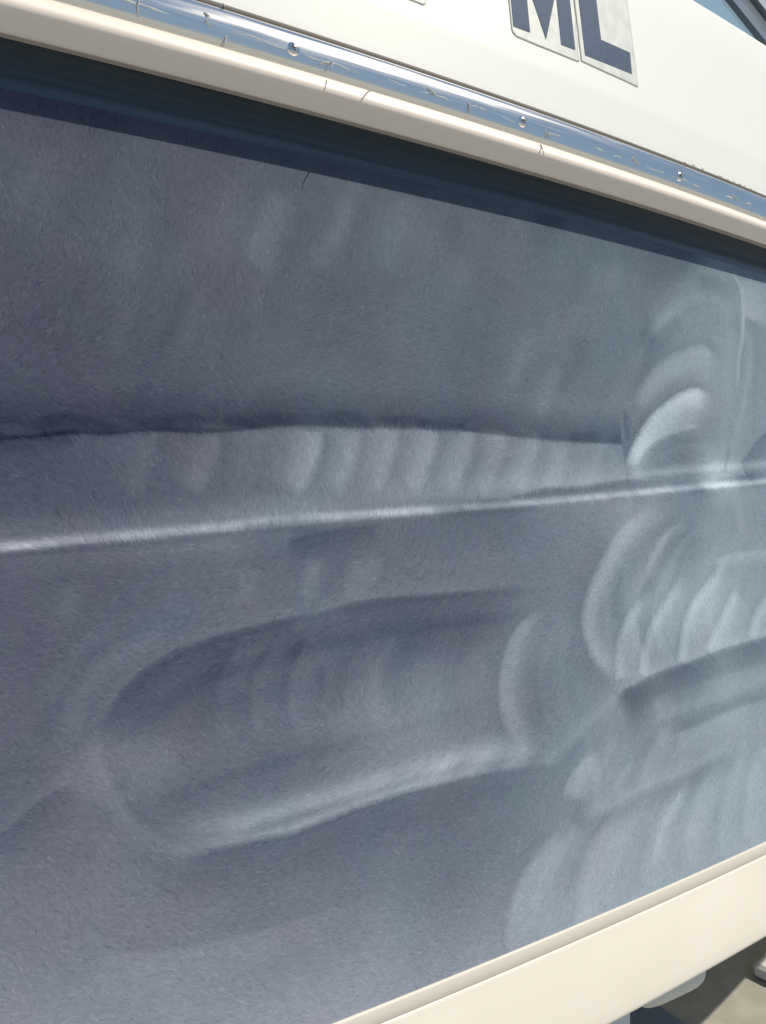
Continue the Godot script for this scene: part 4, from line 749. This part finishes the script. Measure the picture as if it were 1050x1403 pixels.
	ridge([Vector2(165, 83), Vector2(155, 114), Vector2(143, 145)], 1.29556, 3.7, 3.7, true, true)
	ridge([Vector2(286, 152), Vector2(276, 179), Vector2(263, 205)], 0.695351, 4.5, 4.5, true, true)
	ridge([Vector2(530, 152), Vector2(510, 190), Vector2(485, 226)], -3.22342, 6.2, 6.2, true, true)
	ridge([Vector2(188, 44), Vector2(177, 77), Vector2(164, 109)], -1.23173, 3.9, 3.9, true, true)
	ridge([Vector2(617, 78), Vector2(597, 113), Vector2(573, 147)], 3.94892, 7.1, 7.1, true, true)
	ridge([Vector2(320, 162), Vector2(313, 179), Vector2(304, 196)], -1.64593, 4.7, 4.7, true, true)
	ridge([Vector2(643, 168), Vector2(621, 202), Vector2(596, 235)], 2.97884, 7.2, 7.2, true, true)
	ridge([Vector2(438, 147), Vector2(425, 174), Vector2(409, 201)], 0.872785, 5.6, 5.6, true, true)
	ridge([Vector2(248, 145), Vector2(235, 179), Vector2(219, 213)], 3.69742, 4.2, 4.2, true, true)
	ridge([Vector2(368, 51), Vector2(355, 82), Vector2(340, 111)], 5.84526, 5.1, 5.1, true, true)
	ridge([Vector2(202, 157), Vector2(196, 174), Vector2(189, 190)], 1.77195, 3.9, 3.9, true, true)
	ridge([Vector2(235, 186), Vector2(224, 213), Vector2(212, 240)], -0.334469, 4.1, 4.1, true, true)
	ridge([Vector2(586, 67), Vector2(559, 116), Vector2(527, 162)], 0.323053, 6.8, 6.8, true, true)
	ridge([Vector2(524, 149), Vector2(510, 174), Vector2(494, 198)], 4.71274, 6.3, 6.3, true, true)
	ridge([Vector2(373, 66), Vector2(361, 92), Vector2(348, 117)], -4.62714, 5.2, 5.2, true, true)
	ridge([Vector2(248, 159), Vector2(242, 174), Vector2(235, 189)], -0.139368, 4.3, 4.3, true, true)
	ridge([Vector2(602, 123), Vector2(579, 162), Vector2(553, 199)], -3.7672, 6.9, 6.9, true, true)
	ridge([Vector2(422, 68), Vector2(406, 104), Vector2(386, 139)], 0.0731256, 5.5, 5.5, true, true)
	ridge([Vector2(289, 54), Vector2(276, 90), Vector2(259, 124)], 1.42934, 4.6, 4.6, true, true)
	ridge([Vector2(448, 173), Vector2(438, 193), Vector2(426, 212)], -1.51506, 5.7, 5.7, true, true)
	ridge([Vector2(399, 54), Vector2(387, 80), Vector2(373, 106)], 2.22763, 5.4, 5.4, true, true)
	ridge([Vector2(518, 161), Vector2(502, 190), Vector2(483, 219)], 2.13001, 6.2, 6.2, true, true)
	ridge([Vector2(592, 138), Vector2(572, 172), Vector2(549, 205)], -1.29263, 6.8, 6.8, true, true)
	ridge([Vector2(202, 165), Vector2(195, 185), Vector2(186, 204)], 2.63819, 3.9, 3.9, true, true)
	var cloud := FastNoiseLite.new()
	cloud.seed = 11
	cloud.frequency = 0.012
	cloud.fractal_octaves = 4
	for y in TH:
		for x in TW:
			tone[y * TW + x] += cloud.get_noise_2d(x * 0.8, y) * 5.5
	var big := Image.create_from_data(TW, TH, false, Image.FORMAT_RF, tone.to_byte_array())
	big.resize(BW, BH, Image.INTERPOLATE_CUBIC)
	var buf := big.get_data().to_float32_array()
	var src := buf.duplicate()
	# every stroke is one fine scratch: it drags the tone at its root along its direction
	var gw := 120
	var gh := 74
	var ang := fur_field(gw, gh)
	var clump := FastNoiseLite.new()
	clump.seed = 5
	clump.frequency = 0.02
	clump.fractal_octaves = 3
	for i in 380000:
		var x := rng.randf() * BW
		var y := rng.randf() * BH
		var a := ang[clampi(int(y / BH * gh), 0, gh - 1) * gw + clampi(int(x / BW * gw), 0, gw - 1)]
		a += rng.randfn(0.0, 0.22) + clump.get_noise_2d(x, y) * 0.9
		var bend := rng.randfn(0.0, 0.02)
		var n := rng.randi_range(5, 15)
		var root := src[clampi(int(y), 0, BH - 1) * BW + clampi(int(x), 0, BW - 1)]
		var amp := rng.randfn(0.0, 1.0) * (3.6 + root * 0.038)
		for k in n:
			var u := int(x)
			var v := int(y)
			if u < 0 or v < 0 or u >= BW or v >= BH: break
			var f := 0.5 * (1.0 - absf(2.0 * k / n - 0.8))
			if f > 0.0:
				var at := v * BW + u
				buf[at] += (root + amp - buf[at]) * f
			x += cos(a)
			y += sin(a)
			a += bend
	# the finest hairs, on top of everything
	for i in 420000:
		var x := rng.randf() * BW
		var y := rng.randf() * BH
		var a := ang[clampi(int(y / BH * gh), 0, gh - 1) * gw + clampi(int(x / BW * gw), 0, gw - 1)]
		a += rng.randfn(0.0, 0.3) + clump.get_noise_2d(x, y) * 0.9
		var n := rng.randi_range(4, 12)
		var dx := cos(a)
		var dy := sin(a)
		var amp := rng.randfn(0.0, 1.0) * (2.8 + 0.03 * src[int(y) * BW + int(x)])
		for k in n:
			var u := int(x)
			var v := int(y)
			if u < 0 or v < 0 or u >= BW or v >= BH: break
			buf[v * BW + u] += amp * (1.0 - absf(2.0 * k / n - 1.0))
			x += dx
			y += dy
	# grey-violet and blue-green casts drift through the skin
	var drift := FastNoiseLite.new()
	drift.seed = 3
	drift.frequency = 0.0042
	drift.fractal_octaves = 3
	var curve := PackedFloat32Array()
	curve.resize(1024)
	for i in 1024:
		curve[i] = pow(maxf(LIFT + GAIN * pow(i / 1023.0, 2.2), 0.004), 1.0 / 2.2) * 255.0
	var bytes := PackedByteArray()
	bytes.resize(BW * BH * 3)
	var cast := PackedFloat32Array()
	cast.resize(256 * 164)
	for y in 164:
		for x in 256:
			cast[y * 256 + x] = clampf(0.42 + (x / 256.0 - 0.32) * 1.3 + drift.get_noise_2d(x * 8.0, y * 8.0) * 0.4, 0.0, 1.0)
	for y in BH:
		for x in BW:
			var at := y * BW + x
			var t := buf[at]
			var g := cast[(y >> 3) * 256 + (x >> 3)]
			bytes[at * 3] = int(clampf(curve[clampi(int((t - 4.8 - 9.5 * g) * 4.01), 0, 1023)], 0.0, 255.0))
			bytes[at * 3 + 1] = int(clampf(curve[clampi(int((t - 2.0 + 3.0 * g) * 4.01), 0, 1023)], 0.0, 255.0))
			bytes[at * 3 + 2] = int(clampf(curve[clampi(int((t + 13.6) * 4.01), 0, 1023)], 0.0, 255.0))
	var im := Image.create_from_data(BW, BH, false, Image.FORMAT_RGB8, bytes)
	im.generate_mipmaps()
	return ImageTexture.create_from_image(im)

const LIFT := -0.010                   # what the gloss reflects is not the skin's own colour
const GAIN := 1.07

func speckle(a: Color, b: Color, freq: float, sd: int, oct := 4) -> NoiseTexture2D:
	var n := FastNoiseLite.new()
	n.seed = sd
	n.frequency = freq
	n.fractal_octaves = oct
	var t := NoiseTexture2D.new()
	t.width = 512
	t.height = 512
	t.seamless = true
	t.noise = n
	var g := Gradient.new()
	g.set_color(0, a.linear_to_srgb())
	g.set_color(1, b.linear_to_srgb())
	t.color_ramp = g
	return t

# ---------------------------------------------------------------- the scene
func _ready() -> void:
	rng.seed = 20
	var cam := Camera3D.new()
	cam.name = "camera"
	cam.fov = 66.9926
	cam.near = 0.02
	cam.far = 500.0
	add_child(cam)
	cam.position = Vector3(0, 1, 0.5)
	cam.look_at_from_position(cam.position, cam.position + Vector3(0.52978, -0.02876, -0.84765), Vector3.UP)
	cam.current = true

	var sky_mat := ProceduralSkyMaterial.new()
	sky_mat.sky_top_color = Color(0.56, 0.69, 0.87)
	sky_mat.sky_horizon_color = Color(0.68, 0.80, 0.92)
	sky_mat.sky_curve = 0.6
	sky_mat.ground_bottom_color = Color(0.42, 0.39, 0.35)
	sky_mat.ground_horizon_color = Color(0.60, 0.60, 0.58)
	sky_mat.sun_angle_max = 20.0
	var sky := Sky.new()
	sky.sky_material = sky_mat
	var env := Environment.new()
	env.background_mode = Environment.BG_SKY
	env.sky = sky
	env.background_energy_multiplier = 0.7
	env.tonemap_mode = Environment.TONE_MAPPER_LINEAR
	env.tonemap_exposure = 0.87
	env.sdfgi_enabled = true
	env.ssao_enabled = true
	env.ssil_enabled = true
	var we := WorldEnvironment.new()
	we.name = "world_environment"
	we.environment = env
	add_child(we)

	var sun := DirectionalLight3D.new()
	sun.name = "sun"
	sun.light_energy = 1.6
	sun.light_color = Color(1.0, 0.955, 0.875)
	sun.light_angular_distance = 0.5
	sun.shadow_enabled = true
	add_child(sun)
	sun.look_at_from_position(Vector3(0.9, 1.55, 1.0) * 5.0, Vector3.ZERO, Vector3.UP)

	# ------------------------------------------------ the ground
	var concrete := mat(Color(1, 1, 1), 0.9)
	concrete.albedo_texture = speckle(Color(0.29, 0.29, 0.26), Color(0.40, 0.40, 0.355), 0.02, 8, 5)
	concrete.uv1_triplanar = true
	concrete.uv1_world_triplanar = true
	concrete.uv1_scale = Vector3(1.3, 1.3, 1.3)
	var ground_mesh := PlaneMesh.new()
	ground_mesh.size = Vector2(300, 300)
	var ground := part("ground", ground_mesh, concrete, self)
	ground.position.y = 0.135
	ground.set_meta("kind", "structure")
	ground.set_meta("label", "pale concrete yard under the boat")

	build_boat()
	build_below()

func build_boat() -> void:
	boat = thing("boat", "motor boat with dull dark blue hull, white topside and polished steel rub rail", "boat")
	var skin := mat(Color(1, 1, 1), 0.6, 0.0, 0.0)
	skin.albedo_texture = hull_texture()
	skin.metallic_specular = 0.22
	var white := mat(Color(0.765, 0.79, 0.775), 0.45)
	white.metallic_specular = 0.3
	var cream := mat(Color(0.86, 0.775, 0.71), 0.45)
	var bottom_paint := mat(Color(1, 1, 1), 0.35, 0.0, 0.2)
	bottom_paint.albedo_texture = speckle(Color(0.80, 0.75, 0.67), Color(0.85, 0.80, 0.73), 0.006, 4, 3)
	var stripe := mat(Color(0.60, 0.57, 0.51), 0.5)
	var steel := mat(Color(0.86, 0.84, 0.81), 0.25, 1.0)
	steel.roughness_texture = speckle(Color(0.12, 0.12, 0.12), Color(0.75, 0.75, 0.75), 0.012, 21, 5)
	steel.uv1_scale = Vector3(0.7, 24.0, 1.0)

	# dark hull side with the raised knuckle line
	var side := func(x: float) -> Array:
		var yr := y_rail(x)
		var yk := y_knuckle(x)
		var yb := y_bottom(x)
		var out := []
		for r in [[yr - 0.030, 0.0], [yr - 0.045, 0.0], [lerpf(yr, yk, 0.4), 0.0], [lerpf(yr, yk, 0.7), 0.0], [yk + 0.02, 0.0], [yk + 0.006, 0.0], [yk + 0.003, 0.0003], [yk + 0.001, 0.0013], [yk - 0.001, 0.0028], [yk - 0.002, 0.0034], [yk - 0.003, 0.0037], [yk - 0.006, 0.0037], [yk - 0.02, 0.0035], [lerpf(yk, yb, 0.3), 0.0025], [lerpf(yk, yb, 0.6), 0.001], [lerpf(yk, yb, 0.85), 0.0], [yb, 0.0]]:
			out.append(Vector3(x, r[0], z_hull(x, r[0]) + r[1]))
		return out
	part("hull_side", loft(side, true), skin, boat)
	# dark glossy strip: shade under the moulding painted into its colour
	var shade_paint := mat(Color(1, 1, 1), 0.13)
	shade_paint.albedo_texture = speckle(Color(0.030, 0.056, 0.085), Color(0.058, 0.082, 0.115), 0.01, 31, 4)
	shade_paint.uv1_scale = Vector3(0.25, 14.0, 1.0)
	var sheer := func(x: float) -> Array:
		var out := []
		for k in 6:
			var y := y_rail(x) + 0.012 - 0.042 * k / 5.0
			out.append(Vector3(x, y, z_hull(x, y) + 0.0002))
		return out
	part("rail_shade_band", loft(sheer), shade_paint, boat)
	var strip := func(x: float) -> Array:
		var yb := y_bottom(x)
		var z := z_hull(x, yb)
		return [Vector3(x, yb + 0.001, z - 0.004), Vector3(x, yb + 0.0003, z + 0.0012), Vector3(x, yb - 0.0006, z + 0.0018), Vector3(x, yb - 0.005, z + 0.0025), Vector3(x, yb - 0.0095, z + 0.0030), Vector3(x, yb - 0.0103, z + 0.0026), Vector3(x, yb - 0.011, z - 0.002)]
	part("boot_stripe", loft(strip), stripe, boat)
	var band := func(x: float) -> Array:
		var yb := y_bottom(x)
		var z := z_hull(x, yb)
		var out := [Vector3(x, yb - 0.0104, z - 0.003), Vector3(x, yb - 0.01045, z + 0.0026), Vector3(x, yb - 0.0109, z + 0.0030), Vector3(x, yb - 0.013, z + 0.0032)]
		for k in 7:
			var t := (k + 1) / 7.0
			out.append(Vector3(x, yb - 0.013 - 0.066 * t, z + 0.0032 + 0.0086 * t - 0.003 * t * t + 0.002 * t))
		out.append_array([Vector3(x, yb - 0.082, z + 0.0104), Vector3(x, yb - 0.0838, z + 0.0085), Vector3(x, yb - 0.0845, z + 0.004)])
		var inner := minf(0.0, -1.08 - z)
		for k in 5:
			var t := (k + 1) / 5.0
			out.append(Vector3(x, yb - 0.0845 - t * 0.24 * minf(1.0, -inner), z + 0.004 + inner * t))
		return out
	part("bottom_band", loft(band), bottom_paint, boat)

	# cream moulding under the rail, the steel half round and the grey seam over it
	var bulge := func(x: float) -> Array:
		var out := []
		for r in [[0.003, 0.027], [0.0035, 0.0135], [0.006, 0.0115], [0.012, 0.0108], [0.022, 0.0106], [0.027, 0.0102], [0.0303, 0.0092], [0.0328, 0.0076], [0.0340, 0.0056], [0.0341, 0.0036], [0.0337, 0.0016], [0.0328, 0.0002], [0.0315, -0.0010], [0.0290, -0.0030], [0.0250, -0.0062], [0.0232, -0.0077], [0.0222, -0.0082], [0.0212, -0.0080], [0.0205, -0.0070], [0.016, -0.002], [-0.001, 0.001]]:
			out.append(rail_at(x, r[0], r[1]))
		return out
	part("rail_moulding", loft(bulge), cream, boat)
	var half := func(x: float) -> Array:
		var out := [rail_at(x, -0.002, 0.0525)]
		for k in 15:
			var t := PI * (0.5 - k / 14.0)
			out.append(rail_at(x, 0.004 + 0.0068 * pow(maxf(cos(t), 0.0), 0.9), 0.0375 + 0.0150 * sin(t)))
		out.append(rail_at(x, -0.002, 0.0222))
		return out
	var rail := part("rub_rail", loft(half), steel, boat)
	var seam := func(x: float) -> Array:
		return [rail_at(x, -0.004, 0.0560), rail_at(x, 0.0052, 0.0555), rail_at(x, 0.0062, 0.0542), rail_at(x, 0.0050, 0.0520)]
	part("seam_gasket", loft(seam), mat(Color(0.13, 0.12, 0.11), 0.6), boat)

	# white topside, its rolled edge and the deck behind it
	var top := func(x: float) -> Array:
		var out := []
		var zin := minf(-1.08, deck_z(x, 0.25) - 0.02)
		out.append(Vector3(x, y_rail(x) + 0.272, zin))
		out.append(deck_at(x, 0.260, -0.05))
		for r in [[0.2520, -0.016], [0.2512, -0.008], [0.2495, -0.003], [0.2465, -0.0006], [0.2415, 0.0]]:
			out.append(deck_at(x, r[0], r[1]))
		for h in [0.2, 0.16, 0.12, 0.104, 0.098, 0.095, 0.091, 0.084, 0.07, 0.06, 0.054, 0.05]:
			out.append(deck_at(x, h))
		return out
	part("topside", loft(top), white, boat)
	# the far side of the boat, mirrored about the keel
	var far_side := func(x: float) -> Array:
		var z := -2.16 - z_hull(x, 0.9)
		return [Vector3(x, y_rail(x) + 0.262, minf(-1.08, -2.16 - deck_z(x, 0.2))), Vector3(x, y_rail(x), z), Vector3(x, 0.58, z - 0.03), Vector3(x, 0.34, -1.08)]
	part("far_hull_side", loft(far_side, false, true), mat(Color(0.06, 0.08, 0.11), 0.5), boat)
	var tr := SurfaceTool.new()
	tr.begin(Mesh.PRIMITIVE_TRIANGLES)
	tr.set_smooth_group(-1)
	for v in [[1.38, -0.37], [1.38, -1.8], [0.58, -1.82], [1.38, -0.37], [0.58, -1.82], [0.58, -0.28], [0.58, -0.28], [0.58, -1.82], [0.34, -1.08]]:
		tr.add_vertex(Vector3(-1.995, v[0], v[1]))
	part("transom", mesh_of(tr), mat(Color(0.06, 0.08, 0.11), 0.5), boat)

	build_screws(rail, steel)
	build_wax(rail)
	build_letters()
	build_windshield(white)

func build_screws(rail: Node, steel: Material) -> void:
	# pan heads with a cross recess, about 20 cm apart along the rail
	var head_mat := mat(Color(0.72, 0.71, 0.70), 0.16, 1.0)
	var dark := mat(Color(0.05, 0.05, 0.05), 0.6, 0.6)
	var st := SurfaceTool.new()
	st.begin(Mesh.PRIMITIVE_TRIANGLES)
	st.set_smooth_group(0)
	var rows := [[0.0, 0.0026], [0.0016, 0.00255], [0.0030, 0.0021], [0.0040, 0.0014], [0.0046, 0.0006], [0.0048, -0.0004], [0.0047, -0.0012]]
	for r in rows:
		for k in 21:
			var a := TAU * k / 20.0
			st.add_vertex(Vector3(cos(a) * r[0], sin(a) * r[0], r[1]))
	for i in rows.size() - 1:
		for k in 20:
			var p := i * 21 + k
			for t in [p, p + 22, p + 21, p, p + 1, p + 22]: st.add_index(t)
	var head := mesh_of(st)
	for i in 9:
		var x := -0.392 + 0.2085 * i
		var s := part("screw", head, head_mat, rail)
		s.position = rail_at(x, 0.0104, 0.0370)
		s.scale = Vector3(1.0, 1.0, 0.75)
		s.rotation = Vector3(-0.06, -0.1, rng.randf_range(0.2, 1.3))
		for k in 2:
			var b := BoxMesh.new()
			b.size = Vector3(0.0042, 0.0010, 0.0006)
			var r := part("recess", b, dark, s)
			r.position = Vector3(0, 0, 0.00248 + 0.0002 * k)
			r.rotation.z = PI * 0.5 * k

func build_wax(rail: Node) -> void:
	# dried polish caught along the steel: a broken crust with a few threads that stand off it
	var m := mat(Color(0.36, 0.40, 0.42), 0.7)
	var noise := FastNoiseLite.new()
	noise.seed = 7
	noise.frequency = 14.0
	noise.fractal_octaves = 3
	var x := -0.5
	while x < 1.5:
		var length := rng.randf_range(0.012, 0.05)
		var path := PackedVector3Array()
		var radii := PackedFloat32Array()
		var n := 14
		for k in n:
			var t := k / (n - 1.0)
			var px := x + length * t
			var a := -0.16 + 0.24 * noise.get_noise_2d(px, 0.0) + 0.1 * noise.get_noise_2d(px * 3.0, 9.0)
			var r := (0.0003 + 0.0030 * absf(noise.get_noise_2d(px * 4.5, 4.0))) * (0.2 + sqrt(maxf(sin(PI * t), 0.0)))
			path.append(rail_at(px, 0.004 + (0.0068 - r * 0.78) * cos(a), 0.0375 + (0.0150 - r * 0.5) * sin(a)))
			radii.append(r)
		part("wax_crust", tube(path, radii, 6), m, rail)
		x += length + rng.randf_range(0.008, 0.05)
	var threads := [
		[0.2625, [[0, 0.0106, 0.036], [-0.0005, 0.014, 0.0335], [-0.0015, 0.0152, 0.03], [-0.0026, 0.0142, 0.0262]]],
		[0.2612, [[0, 0.011, 0.0345], [-0.004, 0.012, 0.0335], [-0.009, 0.0112, 0.031]]],
		[0.468, [[0, 0.0105, 0.035], [0.002, 0.0135, 0.0325], [0.0055, 0.0125, 0.03]]],
		[0.471, [[0, 0.0108, 0.034], [0.0008, 0.0125, 0.0315], [0.0002, 0.0115, 0.028]]],
		[0.171, [[0, 0.0102, 0.043], [0.003, 0.0116, 0.041], [0.0008, 0.012, 0.0375], [0.005, 0.0112, 0.0345]]],
		[0.1855, [[0, 0.0112, 0.0315], [-0.001, 0.0116, 0.0275], [-0.0022, 0.0095, 0.0235]]],
		[0.129, [[0, 0.0105, 0.042], [0.0008, 0.012, 0.038], [-0.0004, 0.012, 0.0335], [0.001, 0.0095, 0.0265]]],
		[0.345, [[0, 0.0108, 0.039], [0.004, 0.0118, 0.037], [0.01, 0.0115, 0.0355]]],
		[0.385, [[0, 0.011, 0.0375], [0.0006, 0.012, 0.0335], [0, 0.0105, 0.029]]],
		[0.183, [[0, 0.005, 0.0525], [0.002, 0.0072, 0.0545], [0.004, 0.0055, 0.053]]],
		[0.58, [[0, 0.0108, 0.038], [0.004, 0.0118, 0.0355], [0.011, 0.0112, 0.034]]],
		[0.74, [[0, 0.0106, 0.038], [0.006, 0.0116, 0.036], [0.015, 0.011, 0.034]]]]
	for t in threads:
		var path := PackedVector3Array()
		var radii := PackedFloat32Array()
		var pts: Array = t[1]
		for i in pts.size() - 1:
			for k in 4:
				var f := k / 4.0
				path.append(rail_at(t[0] + lerpf(pts[i][0], pts[i + 1][0], f), lerpf(pts[i][1], pts[i + 1][1], f), lerpf(pts[i][2], pts[i + 1][2], f)))
		for i in path.size(): radii.append(0.0007 * (1.0 - 0.6 * i / path.size()) * rng.randf_range(0.75, 1.25))
		part("wax_thread", tube(path, radii, 6), m, rail)
	# dark slivers stand in for shadows that wax threads cast on the moulding
	var thread_shadow := mat(Color(0.12, 0.11, 0.10), 0.8)
	for q in [[0.2475, -0.0026, 0.0006, 0.0], [0.4430, -0.0045, 0.0012, 0.0], [0.4415, 0.0028, 0.0004, 0.0]]:
		var path := PackedVector3Array()
		var radii := PackedFloat32Array()
		for k in 9:
			var f := k / 8.0
			var stand: float = q[2] * f * f
			path.append(rail_at(q[0] + q[1] * f, 0.0322 + 0.0017 * sin(f * 2.6) + stand, 0.0098 - 0.0085 * f))
			radii.append(0.00042 * (1.0 - 0.55 * f))
		part("thread_shadow", tube(path, radii, 6), thread_shadow, rail)
	var tag := PackedVector3Array([rail_at(0.2765, 0.0330, 0.0060), rail_at(0.2762, 0.0375, 0.0066), rail_at(0.2758, 0.0415, 0.0058), rail_at(0.2755, 0.0450, 0.0042)])  # added bristle, cream to blend in, that casts a shadow spike on the hull
	part("shadow_bristle", tube(tag, PackedFloat32Array([0.0006, 0.0005, 0.0004, 0.0002]), 6), mat(Color(0.78, 0.71, 0.65), 0.6), rail)
	# small dark nicks in the gelcoat above the seam
	var nick_mat := mat(Color(0.18, 0.17, 0.15), 0.7)
	for i in 13:
		var px := 0.672 + 0.010 * i + rng.randf_range(-0.005, 0.005)
		var l := rng.randf_range(0.002, 0.006)
		var h := 0.0572 + rng.randf_range(-0.0008, 0.0008)
		part("nick", film(PackedVector2Array([Vector2(px, h), Vector2(px + l, h - 0.0003), Vector2(px + l * 0.8, h + 0.0004), Vector2(px + l * 0.3, h + 0.0007)]), -0.0002, 0.0004, deck_at), nick_mat, boat)

func build_letters() -> void:
	var plate_mat := mat(Color(1, 1, 1), 0.5)
	plate_mat.albedo_texture = speckle(Color(0.44, 0.485, 0.49), Color(0.60, 0.64, 0.64), 0.012, 17, 5)
	plate_mat.uv1_scale = Vector3(2.0, 2.0, 1.0)
	var edge_mat := mat(Color(0.36, 0.36, 0.32), 0.7)
	var ink := mat(Color(1, 1, 1), 0.6)
	ink.albedo_texture = speckle(Color(0.032, 0.066, 0.135), Color(0.05, 0.09, 0.165), 0.03, 19, 5)
	ink.uv1_scale = Vector3(2.0, 2.0, 1.0)
	ink.metallic_specular = 0.3
	var m_plate := PackedVector2Array([Vector2(0.4428, 0.2220), Vector2(0.4429, 0.1192), Vector2(0.4438, 0.1168), Vector2(0.4470, 0.1148), Vector2(0.4680, 0.1145), Vector2(0.4940, 0.1149), Vector2(0.5188, 0.1152), Vector2(0.5222, 0.1160), Vector2(0.5212, 0.1240), Vector2(0.5228, 0.1320), Vector2(0.5214, 0.1410), Vector2(0.5232, 0.1560), Vector2(0.5224, 0.1760), Vector2(0.5226, 0.2220)])
	var l_plate := PackedVector2Array([Vector2(0.5250, 0.2220), Vector2(0.5256, 0.1660), Vector2(0.5262, 0.1172), Vector2(0.5500, 0.1166), Vector2(0.5800, 0.1163), Vector2(0.6026, 0.1158), Vector2(0.6028, 0.1380), Vector2(0.6020, 0.1780), Vector2(0.6008, 0.2220)])
	var old_plate := PackedVector2Array([Vector2(0.2780, 0.2220), Vector2(0.2780, 0.1096), Vector2(0.3500, 0.1097), Vector2(0.3518, 0.1108), Vector2(0.3515, 0.2220)])
	var letter_m := PackedVector2Array([Vector2(0.4440, 0.1219), Vector2(0.4631, 0.1228), Vector2(0.4637, 0.1745), Vector2(0.4820, 0.1226), Vector2(0.5008, 0.1735), Vector2(0.5007, 0.1239), Vector2(0.5183, 0.1246), Vector2(0.5183, 0.2120), Vector2(0.4935, 0.2120), Vector2(0.4818, 0.1800), Vector2(0.4700, 0.2120), Vector2(0.4446, 0.2120)])
	var letter_l := PackedVector2Array([Vector2(0.5309, 0.1236), Vector2(0.5957, 0.1257), Vector2(0.5964, 0.1473), Vector2(0.5556, 0.1466), Vector2(0.5549, 0.2130), Vector2(0.5300, 0.2130)])
	for d in [[m_plate, letter_m], [l_plate, letter_l], [old_plate, null]]:
		var grown: PackedVector2Array = Geometry2D.offset_polygon(d[0], 0.0009)[0]
		var plate := part("registration_plate", film(d[0], 0.0004, 0.0003, deck_at), plate_mat, boat)
		part("gummy_edge", film(grown, 0.0001, 0.0004, deck_at), edge_mat, plate)
		if d[1] != null:
			part("letter", film(d[1], 0.0008, 0.0002, deck_at), ink, plate)

func glass_at(x: float, h: float, off := 0.0) -> Vector3:
	return Vector3(x, y_rail(x) + h, deck_z(x, 0.24) - 0.03 - 0.466 * (h - 0.24) + off)

func build_windshield(white: Material) -> void:
	var dark := mat(Color(0.075, 0.105, 0.13), 0.35, 0.0, 0.3)
	var pale := mat(Color(0.42, 0.45, 0.47), 0.3, 0.5)
	var pane := mat(Color(0.30, 0.45, 0.52), 0.04)
	pane.transparency = BaseMaterial3D.TRANSPARENCY_ALPHA
	pane.albedo_color.a = 0.45
	# the raked pillar: dark frame with a pale trim along its forward edge
	var pillar := func(a: Vector2, b: Vector2) -> PackedVector2Array:
		var d := Vector2(0.64, -0.77)
		return PackedVector2Array([a - d * 0.35, a + d * 0.2, b + d * 0.3, b - d * 0.35])
	var shield := Node3D.new()
	shield.name = "windshield"
	boat.add_child(shield)
	part("pillar", film(pillar.call(Vector2(0.9039, 0.361), Vector2(0.983, 0.3995)), 0.0, 0.012, glass_at), dark, shield)
	part("pillar_trim", film(pillar.call(Vector2(0.987, 0.4015), Vector2(1.029, 0.4235)), 0.0, 0.018, glass_at), pale, shield)
	part("pillar_groove", film(pillar.call(Vector2(0.930, 0.3735), Vector2(0.935, 0.376)), 0.0118, 0.0012, glass_at), mat(Color(0.16, 0.19, 0.21), 0.35), shield)
	part("side_pane", film(PackedVector2Array([Vector2(0.1, 0.235), Vector2(0.98, 0.235), Vector2(0.72, 0.57), Vector2(0.1, 0.57)]), 0.002, 0.005, glass_at), pane, shield)
	part("front_pane", film(PackedVector2Array([Vector2(1.14, 0.235), Vector2(1.9, 0.235), Vector2(1.5, 0.62), Vector2(0.84, 0.62)]), 0.002, 0.005, glass_at), pane, shield)

func build_below() -> void:
	var trailer := thing("boat_trailer", "boat trailer with dark frame beam and pale upright, in the shade under the boat", "trailer")
	var galvanized := mat(Color(0.55, 0.60, 0.62), 0.5)
	var navy := mat(Color(0.13, 0.185, 0.25), 0.6)
	var upright := part("upright", slab(Vector3(0.05, 0.34, 0.05)), galvanized, trailer)
	upright.position = Vector3(0.695, 0.135, -0.125)
	var beam := part("cross_beam", slab(Vector3(0.09, 0.064, 1.16)), navy, trailer)
	beam.position = Vector3(0.945, 0.137, -0.80)
	var bracket := part("roller_bracket", slab(Vector3(0.03, 0.185, 0.05)), navy, trailer)
	bracket.position = Vector3(0.85, 0.135, -0.30)
	var path := PackedVector3Array()
	var radii := PackedFloat32Array()
	var a := Vector3(0.83, 0.317, -0.19)
	var b := Vector3(0.964, 0.318, -0.183)
	for k in 24:
		var t := k / 23.0
		path.append(a.lerp(b, t))
		radii.append(0.022 * sqrt(maxf(0.01, 1.0 - pow(absf(t * 2.0 - 1.0), 5.0))))
	part("roller", tube(path, radii, 20), mat(Color(0.66, 0.66, 0.62), 0.45), trailer)

	var block := thing("concrete_block", "pale concrete block lying on the sunlit ground at the right edge", "block", Vector3(1.372, 0.136, -0.283))
	part("block_body", slab(Vector3(0.2, 0.026, 0.05), 0.006), mat(Color(0.55, 0.56, 0.55), 0.85), block)
	block.rotation.y = 0.1
